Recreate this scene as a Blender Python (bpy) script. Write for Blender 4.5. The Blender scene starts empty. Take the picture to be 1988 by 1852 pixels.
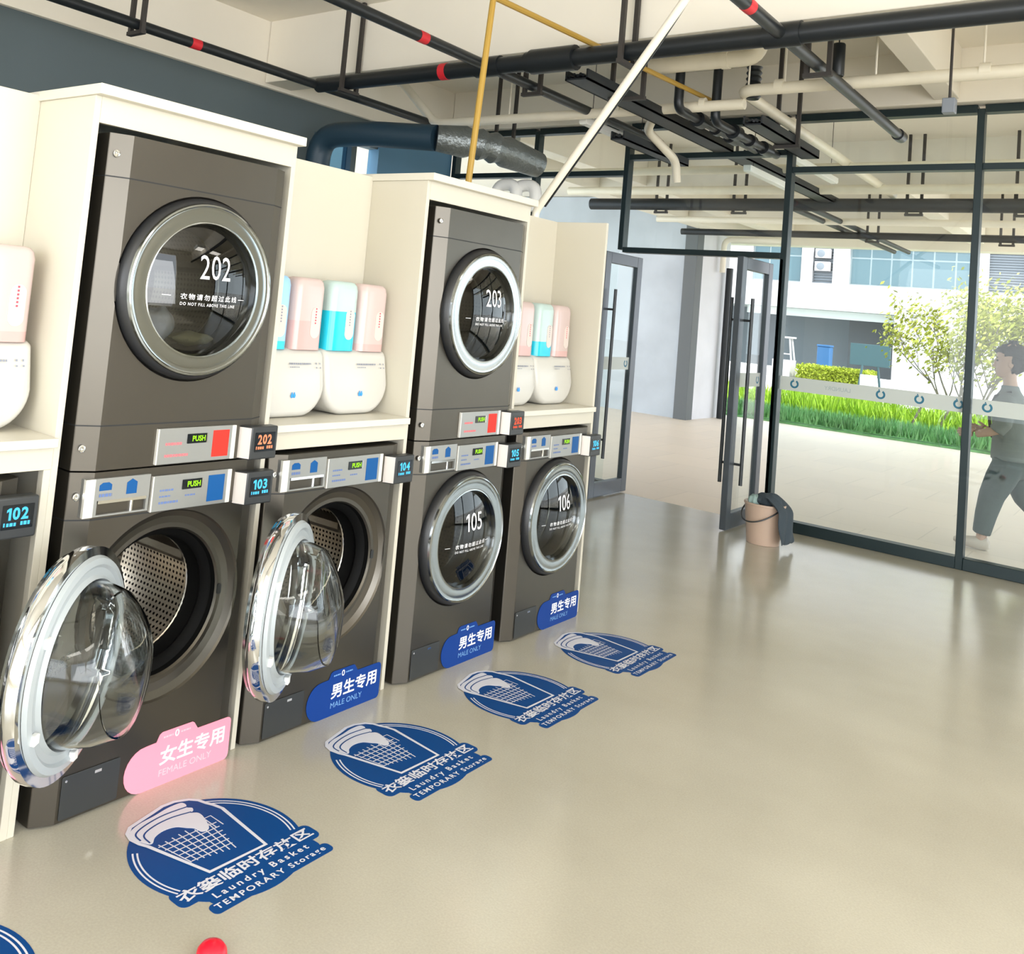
import bpy, bmesh, math, random
from mathutils import Vector, Matrix
random.seed(7)
PI = math.pi
S = bpy.context.scene
C = S.collection

# ---------------------------------------------------------------- camera, sky, light, exposure
cam_d = bpy.data.cameras.new('camera'); cam = bpy.data.objects.new('camera', cam_d); C.objects.link(cam)
yaw, pitch, roll = 0.676989820960453, -0.07134144158863293, 0.09246720832728235
_cy, _sy, _cp, _sp = math.cos(yaw), math.sin(yaw), math.cos(pitch), math.sin(pitch)
fwd = Vector((-_sy*_cp, _cy*_cp, -_sp)); right = Vector((_cy, _sy, 0)); up = right.cross(fwd)
r2 = math.cos(roll)*right + math.sin(roll)*up
u2 = -math.sin(roll)*right + math.cos(roll)*up
M = Matrix.Identity(4)
for i in range(3):
    M[i][0], M[i][1], M[i][2] = r2[i], u2[i], -fwd[i]
M.translation = Vector((2.4233934, -1.4762654, 1.5594504))
cam.matrix_world = M
cam_d.sensor_width = 36.0; cam_d.sensor_fit = 'HORIZONTAL'
cam_d.lens = 1795.865/1988*36
cam_d.shift_x = (994-852.401)/1988
cam_d.shift_y = (462.896-926)/1988
cam_d.clip_start = 0.05; cam_d.clip_end = 300
S.camera = cam

S.view_settings.view_transform = 'Standard'; S.view_settings.look = 'None'
S.view_settings.exposure = 0.06; S.view_settings.gamma = 1.0
S.view_settings.use_curve_mapping = False
S.cycles.max_bounces = 10; S.cycles.diffuse_bounces = 5; S.cycles.glossy_bounces = 5
S.cycles.transmission_bounces = 10; S.cycles.transparent_max_bounces = 24
S.cycles.caustics_reflective = False; S.cycles.caustics_refractive = False
S.cycles.sample_clamp_indirect = 6.0
S.cycles.use_denoising = True

W = bpy.data.worlds.new('sky'); S.world = W; W.use_nodes = True
bg = W.node_tree.nodes['Background']; bg.inputs[0].default_value = (0.86, 0.93, 1.0, 1); bg.inputs[1].default_value = 3.9

def light_area(name, loc, rot, sx, sy, power, col):
    d = bpy.data.lights.new(name, 'AREA'); d.shape = 'RECTANGLE'; d.size = sx; d.size_y = sy; d.energy = power; d.color = col
    o = bpy.data.objects.new(name, d); C.objects.link(o); o.location = loc; o.rotation_euler = rot; return o
sd = bpy.data.lights.new('sun', 'SUN'); sd.energy = 5.5; sd.angle = 0.02; sd.color = (1, .96, .88)
so = bpy.data.objects.new('sun', sd); C.objects.link(so)
so.rotation_euler = Vector((0.62, -0.20, 0.75)).to_track_quat('Z', 'Y').to_euler(); so.location = (10, -5, 20)
# unseen fill lamps added under the hall ceiling (their housings are built further down)
FILL_LAMPS = [(3.9, -3.2), (3.9, -0.2), (1.2, -3.2), (4.6, 4.2)]
for k, (lx, ly) in enumerate(FILL_LAMPS):
    light_area('ceiling_fill_light', (lx, ly, 3.52), (0, 0, 0), 0.5, 2.2, 30, (1, .95, .86))
# added fill lights right of and behind the camera, aimed up at the ceiling
light_area('right_fill_light', (6.33, -1.3, 1.9), Vector((1, 0, -.55)).to_track_quat('Z', 'Y').to_euler(), 7.0, 3.0, 340, (.96, .98, 1.0))
light_area('back_fill_light', (1.8, -6.12, 1.9), Vector((0, -1, -.55)).to_track_quat('Z', 'Y').to_euler(), 7.5, 3.0, 170, (1, .98, .95))

# ---------------------------------------------------------------- materials
def mat(name, col, rough=.5, metal=0.0, var=0.0, vscale=8.0, bump=0.0, bscale=40.0, emit=None, estr=0.0, spec=None, alpha=None, trans=0.0, ior=1.45, coat=0.0):
    m = bpy.data.materials.new(name); m.use_nodes = True
    nt = m.node_tree; p = nt.nodes['Principled BSDF']
    p.inputs['Base Color'].default_value = (*col, 1); p.inputs['Roughness'].default_value = rough; p.inputs['Metallic'].default_value = metal
    if spec is not None: p.inputs['Specular IOR Level'].default_value = spec
    if coat: p.inputs['Coat Weight'].default_value = coat; p.inputs['Coat Roughness'].default_value = .05
    if trans: p.inputs['Transmission Weight'].default_value = trans; p.inputs['IOR'].default_value = ior
    if emit: p.inputs['Emission Color'].default_value = (*emit, 1); p.inputs['Emission Strength'].default_value = estr
    if var or bump:
        tc = nt.nodes.new('ShaderNodeTexCoord')
    if var:
        n = nt.nodes.new('ShaderNodeTexNoise'); n.inputs['Scale'].default_value = vscale; n.inputs['Detail'].default_value = 5
        nt.links.new(tc.outputs['Object'], n.inputs['Vector'])
        mr = nt.nodes.new('ShaderNodeMapRange'); mr.inputs[1].default_value = .3; mr.inputs[2].default_value = .7
        mr.inputs[3].default_value = 1-var; mr.inputs[4].default_value = 1+var
        nt.links.new(n.outputs['Fac'], mr.inputs[0])
        mx = nt.nodes.new('ShaderNodeVectorMath'); mx.operation = 'SCALE'; mx.inputs[0].default_value = col
        nt.links.new(mr.outputs[0], mx.inputs['Scale']); nt.links.new(mx.outputs[0], p.inputs['Base Color'])
    if bump:
        n2 = nt.nodes.new('ShaderNodeTexNoise'); n2.inputs['Scale'].default_value = bscale; n2.inputs['Detail'].default_value = 4
        nt.links.new(tc.outputs['Object'], n2.inputs['Vector'])
        b = nt.nodes.new('ShaderNodeBump'); b.inputs['Strength'].default_value = bump; b.inputs['Distance'].default_value = .01
        nt.links.new(n2.outputs['Fac'], b.inputs['Height']); nt.links.new(b.outputs[0], p.inputs['Normal'])
    return m

def pane_mat(name, tint, refl=1.0, rough=0.0):
    m = bpy.data.materials.new(name); m.use_nodes = True; nt = m.node_tree; nt.nodes.clear()
    out = nt.nodes.new('ShaderNodeOutputMaterial'); mix = nt.nodes.new('ShaderNodeMixShader')
    tr = nt.nodes.new('ShaderNodeBsdfTransparent'); tr.inputs[0].default_value = (*tint, 1)
    gl = nt.nodes.new('ShaderNodeBsdfGlossy'); gl.inputs['Roughness'].default_value = rough
    lw = nt.nodes.new('ShaderNodeLayerWeight'); lw.inputs[0].default_value = .5
    pw = nt.nodes.new('ShaderNodeMath'); pw.operation = 'POWER'; pw.inputs[1].default_value = 5
    fr = nt.nodes.new('ShaderNodeMath'); fr.operation = 'MULTIPLY_ADD'; fr.inputs[1].default_value = .955; fr.inputs[2].default_value = .045
    nt.links.new(lw.outputs['Facing'], pw.inputs[0]); nt.links.new(pw.outputs[0], fr.inputs[0])
    ml = nt.nodes.new('ShaderNodeMath'); ml.operation = 'MULTIPLY'; ml.inputs[1].default_value = refl
    nt.links.new(fr.outputs[0], ml.inputs[0]); nt.links.new(ml.outputs[0], mix.inputs[0])
    nt.links.new(tr.outputs[0], mix.inputs[1]); nt.links.new(gl.outputs[0], mix.inputs[2]); nt.links.new(mix.outputs[0], out.inputs[0])
    return m

def emis(name, col, s):
    m = bpy.data.materials.new(name); m.use_nodes = True; nt = m.node_tree; nt.nodes.clear()
    out = nt.nodes.new('ShaderNodeOutputMaterial'); e = nt.nodes.new('ShaderNodeEmission')
    e.inputs[0].default_value = (*col, 1); e.inputs[1].default_value = s; nt.links.new(e.outputs[0], out.inputs[0]); return m

def drum_mat():
    m = mat('drum_steel', (.62, .58, .52), .22, 1.0); nt = m.node_tree; p = nt.nodes['Principled BSDF']
    uv = nt.nodes.new('ShaderNodeUVMap'); sc = nt.nodes.new('ShaderNodeVectorMath'); sc.operation = 'MULTIPLY'; sc.inputs[1].default_value = (84, 22, 1)
    fr = nt.nodes.new('ShaderNodeVectorMath'); fr.operation = 'FRACTION'
    sb = nt.nodes.new('ShaderNodeVectorMath'); sb.operation = 'DISTANCE'; sb.inputs[1].default_value = (.5, .5, 0)
    lt = nt.nodes.new('ShaderNodeMath'); lt.operation = 'LESS_THAN'; lt.inputs[1].default_value = .27
    mx = nt.nodes.new('ShaderNodeMix'); mx.data_type = 'RGBA'
    mx.inputs[6].default_value = (.62, .58, .52, 1); mx.inputs[7].default_value = (.012, .012, .012, 1)
    nt.links.new(uv.outputs[0], sc.inputs[0]); nt.links.new(sc.outputs[0], fr.inputs[0]); nt.links.new(fr.outputs[0], sb.inputs[0])
    nt.links.new(sb.outputs['Value'], lt.inputs[0]); nt.links.new(lt.outputs[0], mx.inputs[0]); nt.links.new(mx.outputs[2], p.inputs['Base Color'])
    return m

def floor_mat():
    m = bpy.data.materials.new('polished_concrete'); m.use_nodes = True; nt = m.node_tree; p = nt.nodes['Principled BSDF']
    tc = nt.nodes.new('ShaderNodeTexCoord')
    n1 = nt.nodes.new('ShaderNodeTexNoise'); n1.inputs['Scale'].default_value = 1.1; n1.inputs['Detail'].default_value = 5; n1.inputs['Roughness'].default_value = .5
    n2 = nt.nodes.new('ShaderNodeTexNoise'); n2.inputs['Scale'].default_value = 160; n2.inputs['Detail'].default_value = 3
    for n in (n1, n2): nt.links.new(tc.outputs['Object'], n.inputs['Vector'])
    cr = nt.nodes.new('ShaderNodeValToRGB')
    cr.color_ramp.elements[0].position = .30; cr.color_ramp.elements[0].color = (.41, .38, .305, 1)
    cr.color_ramp.elements[1].position = .72; cr.color_ramp.elements[1].color = (.51, .48, .395, 1)
    nt.links.new(n1.outputs['Fac'], cr.inputs[0])
    mx = nt.nodes.new('ShaderNodeMix'); mx.data_type = 'RGBA'; mx.blend_type = 'OVERLAY'; mx.inputs[0].default_value = .35
    nt.links.new(cr.outputs[0], mx.inputs[6])
    g = nt.nodes.new('ShaderNodeMapRange'); g.inputs[1].default_value = .3; g.inputs[2].default_value = .7; g.inputs[3].default_value = .42; g.inputs[4].default_value = .58
    nt.links.new(n2.outputs['Fac'], g.inputs[0]); nt.links.new(g.outputs[0], mx.inputs[7]); nt.links.new(mx.outputs[2], p.inputs['Base Color'])
    rr = nt.nodes.new('ShaderNodeMapRange'); rr.inputs[1].default_value = .3; rr.inputs[2].default_value = .7; rr.inputs[3].default_value = .14; rr.inputs[4].default_value = .21
    nt.links.new(n1.outputs['Fac'], rr.inputs[0]); nt.links.new(rr.outputs[0], p.inputs['Roughness'])
    p.inputs['Specular IOR Level'].default_value = 1.0
    b = nt.nodes.new('ShaderNodeBump'); b.inputs['Strength'].default_value = .03; b.inputs['Distance'].default_value = .004
    nt.links.new(n2.outputs['Fac'], b.inputs['Height']); nt.links.new(b.outputs[0], p.inputs['Normal'])
    return m

def tile_mat(name, c1, c2, mortar, sx, sy, rough=.45):
    m = bpy.data.materials.new(name); m.use_nodes = True; nt = m.node_tree; p = nt.nodes['Principled BSDF']
    tc = nt.nodes.new('ShaderNodeTexCoord'); br = nt.nodes.new('ShaderNodeTexBrick')
    br.inputs['Color1'].default_value = (*c1, 1); br.inputs['Color2'].default_value = (*c2, 1); br.inputs['Mortar'].default_value = (*mortar, 1)
    br.inputs['Scale'].default_value = 1; br.inputs['Brick Width'].default_value = sx; br.inputs['Row Height'].default_value = sy; br.inputs['Mortar Size'].default_value = .006
    nt.links.new(tc.outputs['Object'], br.inputs['Vector']); nt.links.new(br.outputs['Color'], p.inputs['Base Color']); p.inputs['Roughness'].default_value = rough
    return m

K = {}
K['body'] = mat('brown_grey_metal', (.105, .095, .080), .33, .90, var=.04, vscale=3)
K['seam'] = mat('dark_seam', (.012, .013, .014), .6)
K['dark'] = mat('black_plastic', (.016, .017, .019), .35)
K['rubber'] = mat('black_rubber_gasket', (.003, .003, .003), .6, spec=.1)
K['chrome'] = mat('chrome', (.78, .79, .80), .07, 1.0)
K['ring'] = mat('satin_door_ring', (.33, .35, .35), .12, 1.0)
K['silver'] = mat('silver_panel', (.33, .335, .325), .36, .6)
K['silverw'] = mat('pale_silver_edge', (.74, .72, .66), .35, .3)
K['greyplastic'] = mat('grey_door_plastic', (.42, .46, .48), .3, .1)
K['white_plastic'] = mat('white_plastic', (.80, .80, .78), .3)
K['housing'] = mat('display_housing_grey', (.035, .038, .040), .4, .2)
K['housing_side'] = mat('display_housing_silver', (.62, .57, .53), .4, .2)
K['screen'] = mat('screen_black', (.003, .006, .010), .12)
K['digit_blue'] = emis('led_cyan', (.10, .62, 1.0), 1.35)
K['digit_orange'] = emis('led_orange', (1.0, .33, .16), 1.35)
K['digit_red'] = emis('led_red', (1.0, .12, .06), 1.35)
K['led_green'] = emis('led_green', (.45, 1.0, .03), 1.2)
K['blue_label'] = mat('blue_label', (.003, .075, .25), .5, spec=.25)
K['red_label'] = mat('red_label', (.70, .03, .02), .5, spec=.25)
K['print_blue'] = mat('blue_print', (.10, .16, .36), .5)
K['print_red'] = mat('red_print', (.75, .14, .16), .5)
K['pink'] = mat('pink_sticker', (.93, .30, .40), .45)
K['blue'] = mat('blue_sticker', (.002, .038, .22), .5, spec=.25)
K['ink_white'] = mat('white_ink', (.86, .86, .88), .5)
K['ink_pinkwhite'] = mat('faint_pink_ink', (.95, .50, .57), .5)
K['ink_blue'] = mat('faint_blue_ink', (.16, .34, .62), .5)
K['floor_blue'] = mat('floor_decal_blue', (.002, .052, .205), .55, spec=.22)
K['floor_white'] = mat('floor_decal_white', (.66, .66, .72), .5)
K['smoke'] = pane_mat('smoked_door_glass', (.27, .29, .28), 1.5)
K['bowl'] = mat('door_bowl_glass', (.93, .96, .95), .02, trans=1.0, ior=1.38)
K['drum'] = drum_mat()
K['steel'] = mat('drum_back_steel', (.55, .52, .48), .25, 1.0)
K['cab'] = mat('cream_white_laminate', (.575, .54, .45), .45, var=.015, vscale=2)
K['cab_top'] = mat('white_laminate_edge', (.62, .59, .51), .4)
K['disp'] = mat('dispenser_white', (.55, .535, .495), .28)
K['disp_grey'] = mat('grey_print', (.22, .24, .30), .5)
K['icon_blue'] = mat('blue_icon', (.03, .28, .80), .4)
K['cyan_liquid'] = mat('cyan_detergent', (.015, .52, .70), .12)
K['tank_clear'] = mat('frosted_tank', (.44, .56, .54), .2)
K['tank_lblue'] = mat('pale_blue_tank', (.30, .55, .86), .2)
K['tank_pink'] = mat('pale_pink_tank', (.56, .44, .42), .2)
K['pink_liquid'] = mat('pink_detergent', (.60, .38, .36), .15)
K['tank_label'] = mat('tank_label', (.62, .54, .50), .4)
K['red_ink'] = mat('red_ink', (.80, .06, .10), .5)
K['floor'] = floor_mat()
K['ceil'] = mat('cream_ceiling_paint', (.84, .79, .69), .85, var=.03, vscale=1.2)
K['dwall'] = mat('dark_slate_wall', (.085, .112, .122), .7, var=.06, vscale=1)
K['bwall'] = mat('flare_blue_corner_wall', (.075, .19, .31), .6, var=.06, vscale=1)  # blue-grey wall, the blue lens flare haze put into its colour
K['frame'] = mat('dark_green_black_frame', (.012, .026, .030), .4, .3)
K['doorframe'] = mat('grey_door_frame', (.085, .10, .118), .38, .4)
K['glass'] = pane_mat('clear_glass', (.95, .98, .975), .5)
K['blueglass'] = pane_mat('flare_blue_glass', (.30, .46, .58), .8)  # tint carries the blue flare glow seen over this pane
K['film'] = mat('frosted_film', (.58, .63, .61), .6)
K['film_blue'] = mat('film_logo_blue', (.02, .16, .26), .5)
K['film_text'] = mat('film_text', (.40, .48, .49), .5)
K['bpipe'] = mat('black_pipe', (.010, .013, .016), .38, .1)
K['hanger'] = mat('dark_brown_hanger', (.035, .030, .027), .6)
K['redband'] = mat('red_band', (.62, .018, .03), .5)
K['cpipe'] = mat('cream_pipe', (.80, .74, .60), .4, var=.05, vscale=6)
K['wpipe'] = mat('white_pipe', (.82, .77, .66), .4)
K['ypipe'] = mat('yellow_pipe', (.44, .27, .045), .45)
K['tray'] = mat('dark_cable_tray', (.020, .024, .028), .5, .3)
K['foil'] = mat('crinkled_duct_foil', (.20, .22, .22), .35, .7, bump=1.0, bscale=30)
K['lampw'] = mat('white_lamp_body', (.84, .84, .80), .4)
K['lampe'] = emis('lamp_diffuser', (1, .97, .9), 2.0)
K['ductblue'] = mat('dark_blue_duct', (.016, .042, .068), .45)
K['bucket'] = mat('pinkish_bucket', (.57, .42, .33), .45)
K['cloth'] = mat('dark_blue_grey_cloth', (.045, .062, .078), .9, bump=.6, bscale=25)
K['cloth2'] = mat('pale_green_cloth', (.30, .42, .40), .9)
K['darkmetal'] = mat('dark_wire', (.06, .065, .07), .4, .6)
K['paving'] = tile_mat('corridor_paving', (.72, .63, .53), (.68, .60, .51), (.60, .53, .45), .8, .8)
K['path'] = mat('pale_path', (.55, .52, .50), .8, var=.04, vscale=1)
K['grass_d'] = mat('green_groundcover', (.16, .38, .14), .7, var=.35, vscale=5)
K['grass_l'] = mat('bright_green_blades', (.31, .50, .03), .6, var=.25, vscale=3)
K['hedge'] = mat('yellow_green_hedge', (.30, .36, .02), .7, var=.3, vscale=9)
K['leaf'] = mat('yellow_green_leaf', (.34, .36, .05), .6, var=.3, vscale=2)
K['bark'] = mat('grey_brown_bark', (.22, .19, .16), .8)
K['bld'] = mat('white_render_facade', (.46, .44, .445), .7, var=.02)
K['bld_grey'] = mat('grey_recess_wall', (.20, .23, .25), .7)
K['bld_soffit'] = mat('pale_soffit', (.55, .60, .58), .7)
K['bld_glass'] = mat('facade_glass', (.085, .15, .175), .15, 0.0)
K['bld_frame'] = mat('facade_window_frame', (.30, .36, .38), .4)
K['louver'] = mat('grey_louver', (.20, .22, .25), .5)
K['sign'] = mat('dark_teal_board', (.030, .075, .085), .5)
K['bin'] = mat('blue_bin', (.02, .10, .24), .5)
K['concrete'] = mat('pale_blue_grey_concrete', (.47, .52, .58), .8, var=.14, vscale=1.1)
K['pillar'] = mat('dark_grey_pillar', (.13, .145, .155), .7)
K['wwall'] = mat('white_outer_wall', (.66, .67, .72), .7, var=.05, vscale=2)
K['skin'] = mat('skin', (.42, .27, .20), .55)
K['hair'] = mat('black_hair', (.015, .015, .017), .6, bump=.6, bscale=60)
K['shirt'] = mat('grey_shirt', (.13, .155, .15), .85, bump=.4, bscale=12)
K['shirt_pale'] = mat('pale_collar_cloth', (.45, .45, .44), .85)
K['trousers'] = mat('dark_green_grey_trousers', (.045, .07, .068), .85, bump=.4, bscale=12)
K['shoe'] = mat('beige_shoe', (.52, .46, .40), .7)
K['red_cap'] = mat('red_plastic', (.80, .01, .03), .3)
K['laundry_w'] = mat('white_laundry', (.72, .70, .76), .9, bump=.5, bscale=20)
K['laundry_y'] = mat('yellowish_laundry', (.46, .40, .22), .9, bump=.5, bscale=20)

# ---------------------------------------------------------------- mesh helpers
class MB:
    def __init__(s): s.v = []; s.f = []; s.uv = None
    def add(s, v, f):
        o = len(s.v); s.v += [tuple(p) for p in v]; s.f += [tuple(i+o for i in q) for q in f]; return s
    def box(s, x0, x1, y0, y1, z0, z1):
        v = [(x, y, z) for x in (x0, x1) for y in (y0, y1) for z in (z0, z1)]
        return s.add(v, [(0, 1, 3, 2), (4, 6, 7, 5), (0, 4, 5, 1), (2, 3, 7, 6), (0, 2, 6, 4), (1, 5, 7, 3)])
    def prism(s, poly, fn, h0, h1):
        """poly: 2D points ccw; fn(u,v,h)->3D"""
        n = len(poly); v = [fn(a, b, h0) for a, b in poly]+[fn(a, b, h1) for a, b in poly]
        f = [tuple(range(n-1, -1, -1)), tuple(range(n, 2*n))]+[(i, (i+1) % n, n+(i+1) % n, n+i) for i in range(n)]
        return s.add(v, f)
    def lathe(s, prof, fn, n=48, cap0=False, cap1=False, a0=0, a1=2*PI):
        """prof: (r,h); fn(u,v,h) with u=r cos, v=r sin"""
        full = abs(a1-a0-2*PI) < 1e-6; m = n if full else n+1; v = []; f = []
        for r, h in prof:
            for k in range(m):
                a = a0+(a1-a0)*k/n; v.append(fn(r*math.cos(a), r*math.sin(a), h))
        for i in range(len(prof)-1):
            for k in range(n):
                k2 = (k+1) % m; f.append((i*m+k, i*m+k2, (i+1)*m+k2, (i+1)*m+k))
        if cap0: f.append(tuple(range(m-1, -1, -1)))
        if cap1: f.append(tuple((len(prof)-1)*m+k for k in range(m)))
        return s.add(v, f)
    def tube(s, path, r, n=12, caps=True):
        P = [Vector(p) for p in path]; R = r if isinstance(r, (list, tuple)) else [r]*len(P)
        v = []; f = []; ref = None
        for i, p in enumerate(P):
            t = (P[min(i+1, len(P)-1)]-P[max(i-1, 0)]).normalized()
            if ref is None:
                ref = t.cross(Vector((0, 0, 1)));
                if ref.length < .1: ref = t.cross(Vector((1, 0, 0)))
            ref = (ref-t*ref.dot(t)).normalized(); b = t.cross(ref)
            for k in range(n):
                a = 2*PI*k/n; v.append(p+R[i]*(math.cos(a)*ref+math.sin(a)*b))
        for i in range(len(P)-1):
            for k in range(n): f.append((i*n+k, i*n+(k+1) % n, (i+1)*n+(k+1) % n, (i+1)*n+k))
        if caps: f += [tuple(range(n-1, -1, -1)), tuple((len(P)-1)*n+k for k in range(n))]
        return s.add(v, f)
    def sphere(s, c, rx, ry, rz, n=20, m=12):
        v = []; f = []
        for i in range(m+1):
            t = PI*i/m
            for k in range(n):
                a = 2*PI*k/n; v.append((c[0]+rx*math.sin(t)*math.cos(a), c[1]+ry*math.sin(t)*math.sin(a), c[2]+rz*math.cos(t)))
        for i in range(m):
            for k in range(n): f.append((i*n+k, (i+1)*n+k, (i+1)*n+(k+1) % n, i*n+(k+1) % n))
        return s.add(v, f)
    def rrect(s, u0, u1, v0, v1, r, fn, h0, h1, n=5):
        return s.prism(rr_poly(u0, u1, v0, v1, r, n), fn, h0, h1)
    def mesh(s, name):
        me = bpy.data.meshes.new(name); me.from_pydata(s.v, [], s.f); me.update()
        bm = bmesh.new(); bm.from_mesh(me); bmesh.ops.remove_doubles(bm, verts=bm.verts, dist=1e-6); bmesh.ops.recalc_face_normals(bm, faces=bm.faces); bm.to_mesh(me); bm.free()
        return me

def rr_poly(u0, u1, v0, v1, r, n=5):
    rs = r if isinstance(r, (list, tuple)) else [r]*4   # bl, br, tr, tl
    out = []
    for (cu, cv, a, q) in ((u0+rs[0], v0+rs[0], PI, rs[0]), (u1-rs[1], v0+rs[1], 1.5*PI, rs[1]), (u1-rs[2], v1-rs[2], 0, rs[2]), (u0+rs[3], v1-rs[3], .5*PI, rs[3])):
        if q < 1e-6: out.append((cu, cv)); continue
        for k in range(n+1):
            t = a+PI/2*k/n; out.append((cu+q*math.cos(t), cv+q*math.sin(t)))
    return out

FX = lambda u, v, h: (h, u, v)      # u->Y, v->Z, h->X   (faces +X)
FZ = lambda u, v, h: (u, v, h)
FY = lambda u, v, h: (u, h, v)
FLOORUV = lambda u, v, h: (-v, u, h)  # decals read from the aisle: u->+Y, v->-X

CACHE = {}
def place(name, me, material, parent=None, bevel=0, smooth=True, loc=None, rot=None, label=None, auto=35):
    o = bpy.data.objects.new(name, me); C.objects.link(o)
    if material is not None and not me.materials: me.materials.append(material)
    if smooth and not me.get('smoothed'):
        for p in me.polygons: p.use_smooth = True
        try: me.set_sharp_from_angle(angle=math.radians(auto))
        except Exception: pass
        me['smoothed'] = 1
    if bevel:
        b = o.modifiers.new('bevel', 'BEVEL'); b.width = bevel; b.segments = 3; b.limit_method = 'ANGLE'; b.angle_limit = math.radians(40)
        b.harden_normals = False
    if parent is not None: o.parent = parent
    if loc is not None: o.location = loc
    if rot is not None: o.rotation_euler = rot
    if label: o['label'] = label
    return o
def part(name, mb, material, parent=None, **kw):
    return place(name, mb.mesh(name), material, parent, **kw)
def cpart(key, name, fn, material, parent=None, **kw):
    key = (key, material.name)
    if key not in CACHE: CACHE[key] = fn().mesh(name)
    return place(name, CACHE[key], material, parent, **kw)
def tag(o, label=None, cat=None, group=None, kind=None):
    if label: o['label'] = label
    if cat: o['category'] = cat
    if group: o['group'] = group
    if kind: o['kind'] = kind
    return o
def thing(name, label, cat, loc=(0, 0, 0), group=None, kind=None):
    o = bpy.data.objects.new(name, None); C.objects.link(o); o.empty_display_size = .1; o.location = loc
    return tag(o, label, cat, group, kind)
def struct(name, mb, material, **kw):
    o = part(name, mb, material, **kw); o['kind'] = 'structure'; return o

TXT = {}
def text2d(body, bold=0.0, space=1.0):
    """text outlines as flat 2D triangles scaled to a unit-high box -> (verts, faces, w, h)"""
    key = (body, bold, space)
    if key in TXT: return TXT[key]
    cu = bpy.data.curves.new('t', 'FONT'); cu.body = body; cu.size = 1.0; cu.offset = bold; cu.resolution_u = 3; cu.space_character = space
    o = bpy.data.objects.new('t', cu); C.objects.link(o)
    dg = bpy.context.evaluated_depsgraph_get(); dg.update()
    me = bpy.data.meshes.new_from_object(o.evaluated_get(dg))
    V = [(v.co.x, v.co.y) for v in me.vertices]; F = [tuple(p.vertices) for p in me.polygons]
    bpy.data.objects.remove(o); bpy.data.curves.remove(cu); bpy.data.meshes.remove(me)
    xs = [a for a, b in V]; ys = [b for a, b in V]; x0, y0 = min(xs), min(ys)
    TXT[key] = ([(a-x0, b-y0) for a, b in V], F, max(xs)-x0, max(ys)-y0); return TXT[key]
def digits2d(body, bold):
    """numbers, the figure one with its flag"""
    V = []; F = []; x = 0
    for ch in body:
        if ch == '1':
            b = bold; v = [(.20-b, -b), (.30+b, -b), (.30+b, .68+b), (.215-b, .68+b), (.05-b, .575+b), (.05-b, .475-b), (.20-b, .565-b)]; f = [(0, 1, 2, 3, 6), (3, 4, 5, 6)]; w = .30
            v = [(a+b, c+b) for a, c in v]; wd = .34+b
        else:
            v, f, wd, _ = text2d(ch, bold)
        o = len(V); V += [(a+x, c) for a, c in v]; F += [tuple(i+o for i in q) for q in f]; x += wd+.085
    ys = [c for a, c in V]; xs = [a for a, c in V]
    return [(a-min(xs), c-min(ys)) for a, c in V], F, max(xs)-min(xs), max(ys)-min(ys)
def put_text(mb, body, u0, v0, w, h, fn, hh, bold=0.0, mirror=False, space=1.0):
    V, F, tw, th = digits2d(body, bold) if body.isdigit() else text2d(body, bold, space)
    P = [fn(u0+(w-a*w/tw if mirror else a*w/tw), v0+b*h/th, hh) for a, b in V]
    return mb.add(P, F)
def stroke(mb, pts, w, fn, hh, closed=False):
    """flat stroked polyline"""
    P = [Vector(p) for p in pts]; n = len(P); L = []; Rr = []
    for i in range(n):
        a = P[(i-1) % n] if (closed or i > 0) else P[i]; b = P[(i+1) % n] if (closed or i < n-1) else P[i]
        t = (b-a)
        if t.length < 1e-9: t = Vector((1, 0))
        t.normalize(); nn = Vector((-t.y, t.x)); L.append(P[i]+nn*w/2); Rr.append(P[i]-nn*w/2)
    v = [fn(p.x, p.y, hh) for p in L]+[fn(p.x, p.y, hh) for p in Rr]
    f = [(i, i+1, n+i+1, n+i) for i in range(n-1)]
    if closed: f.append((n-1, 0, n, 2*n-1))
    return mb.add(v, f)
def smooth_poly(pts, k=4, closed=True):
    """Catmull-Rom through 2D points"""
    n = len(pts); out = []
    for i in range(n if closed else n-1):
        p0, p1, p2, p3 = [Vector(pts[j % n] if closed else pts[max(0, min(n-1, j))]) for j in (i-1, i, i+1, i+2)]
        for s in range(k):
            t = s/k; out.append(tuple(.5*((2*p1)+(p2-p0)*t+(2*p0-5*p1+4*p2-p3)*t*t+(3*p1-p0-3*p2+p3)*t**3)))
    if not closed: out.append(tuple(pts[-1]))
    return out

# ---------------------------------------------------------------- the room
YG, HX, XL, XA, XB, XC = 6.384, -3.79, -1.675, -.16, 1.235, 2.70
ZT, ZTR, ZDH = 3.40, 2.96, 2.232
struct('floor', MB().box(HX-.1, 6.4, -6.2, YG+.05, -.12, 0), K['floor'], smooth=False)
sl = MB().box(HX-.3, 7.2, -6.4, 15.9, 3.85, 4.25).box(-10, HX-.3, YG, 15.9, 3.85, 4.25)
struct('ceiling', sl, K['ceil'], smooth=False)
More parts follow.
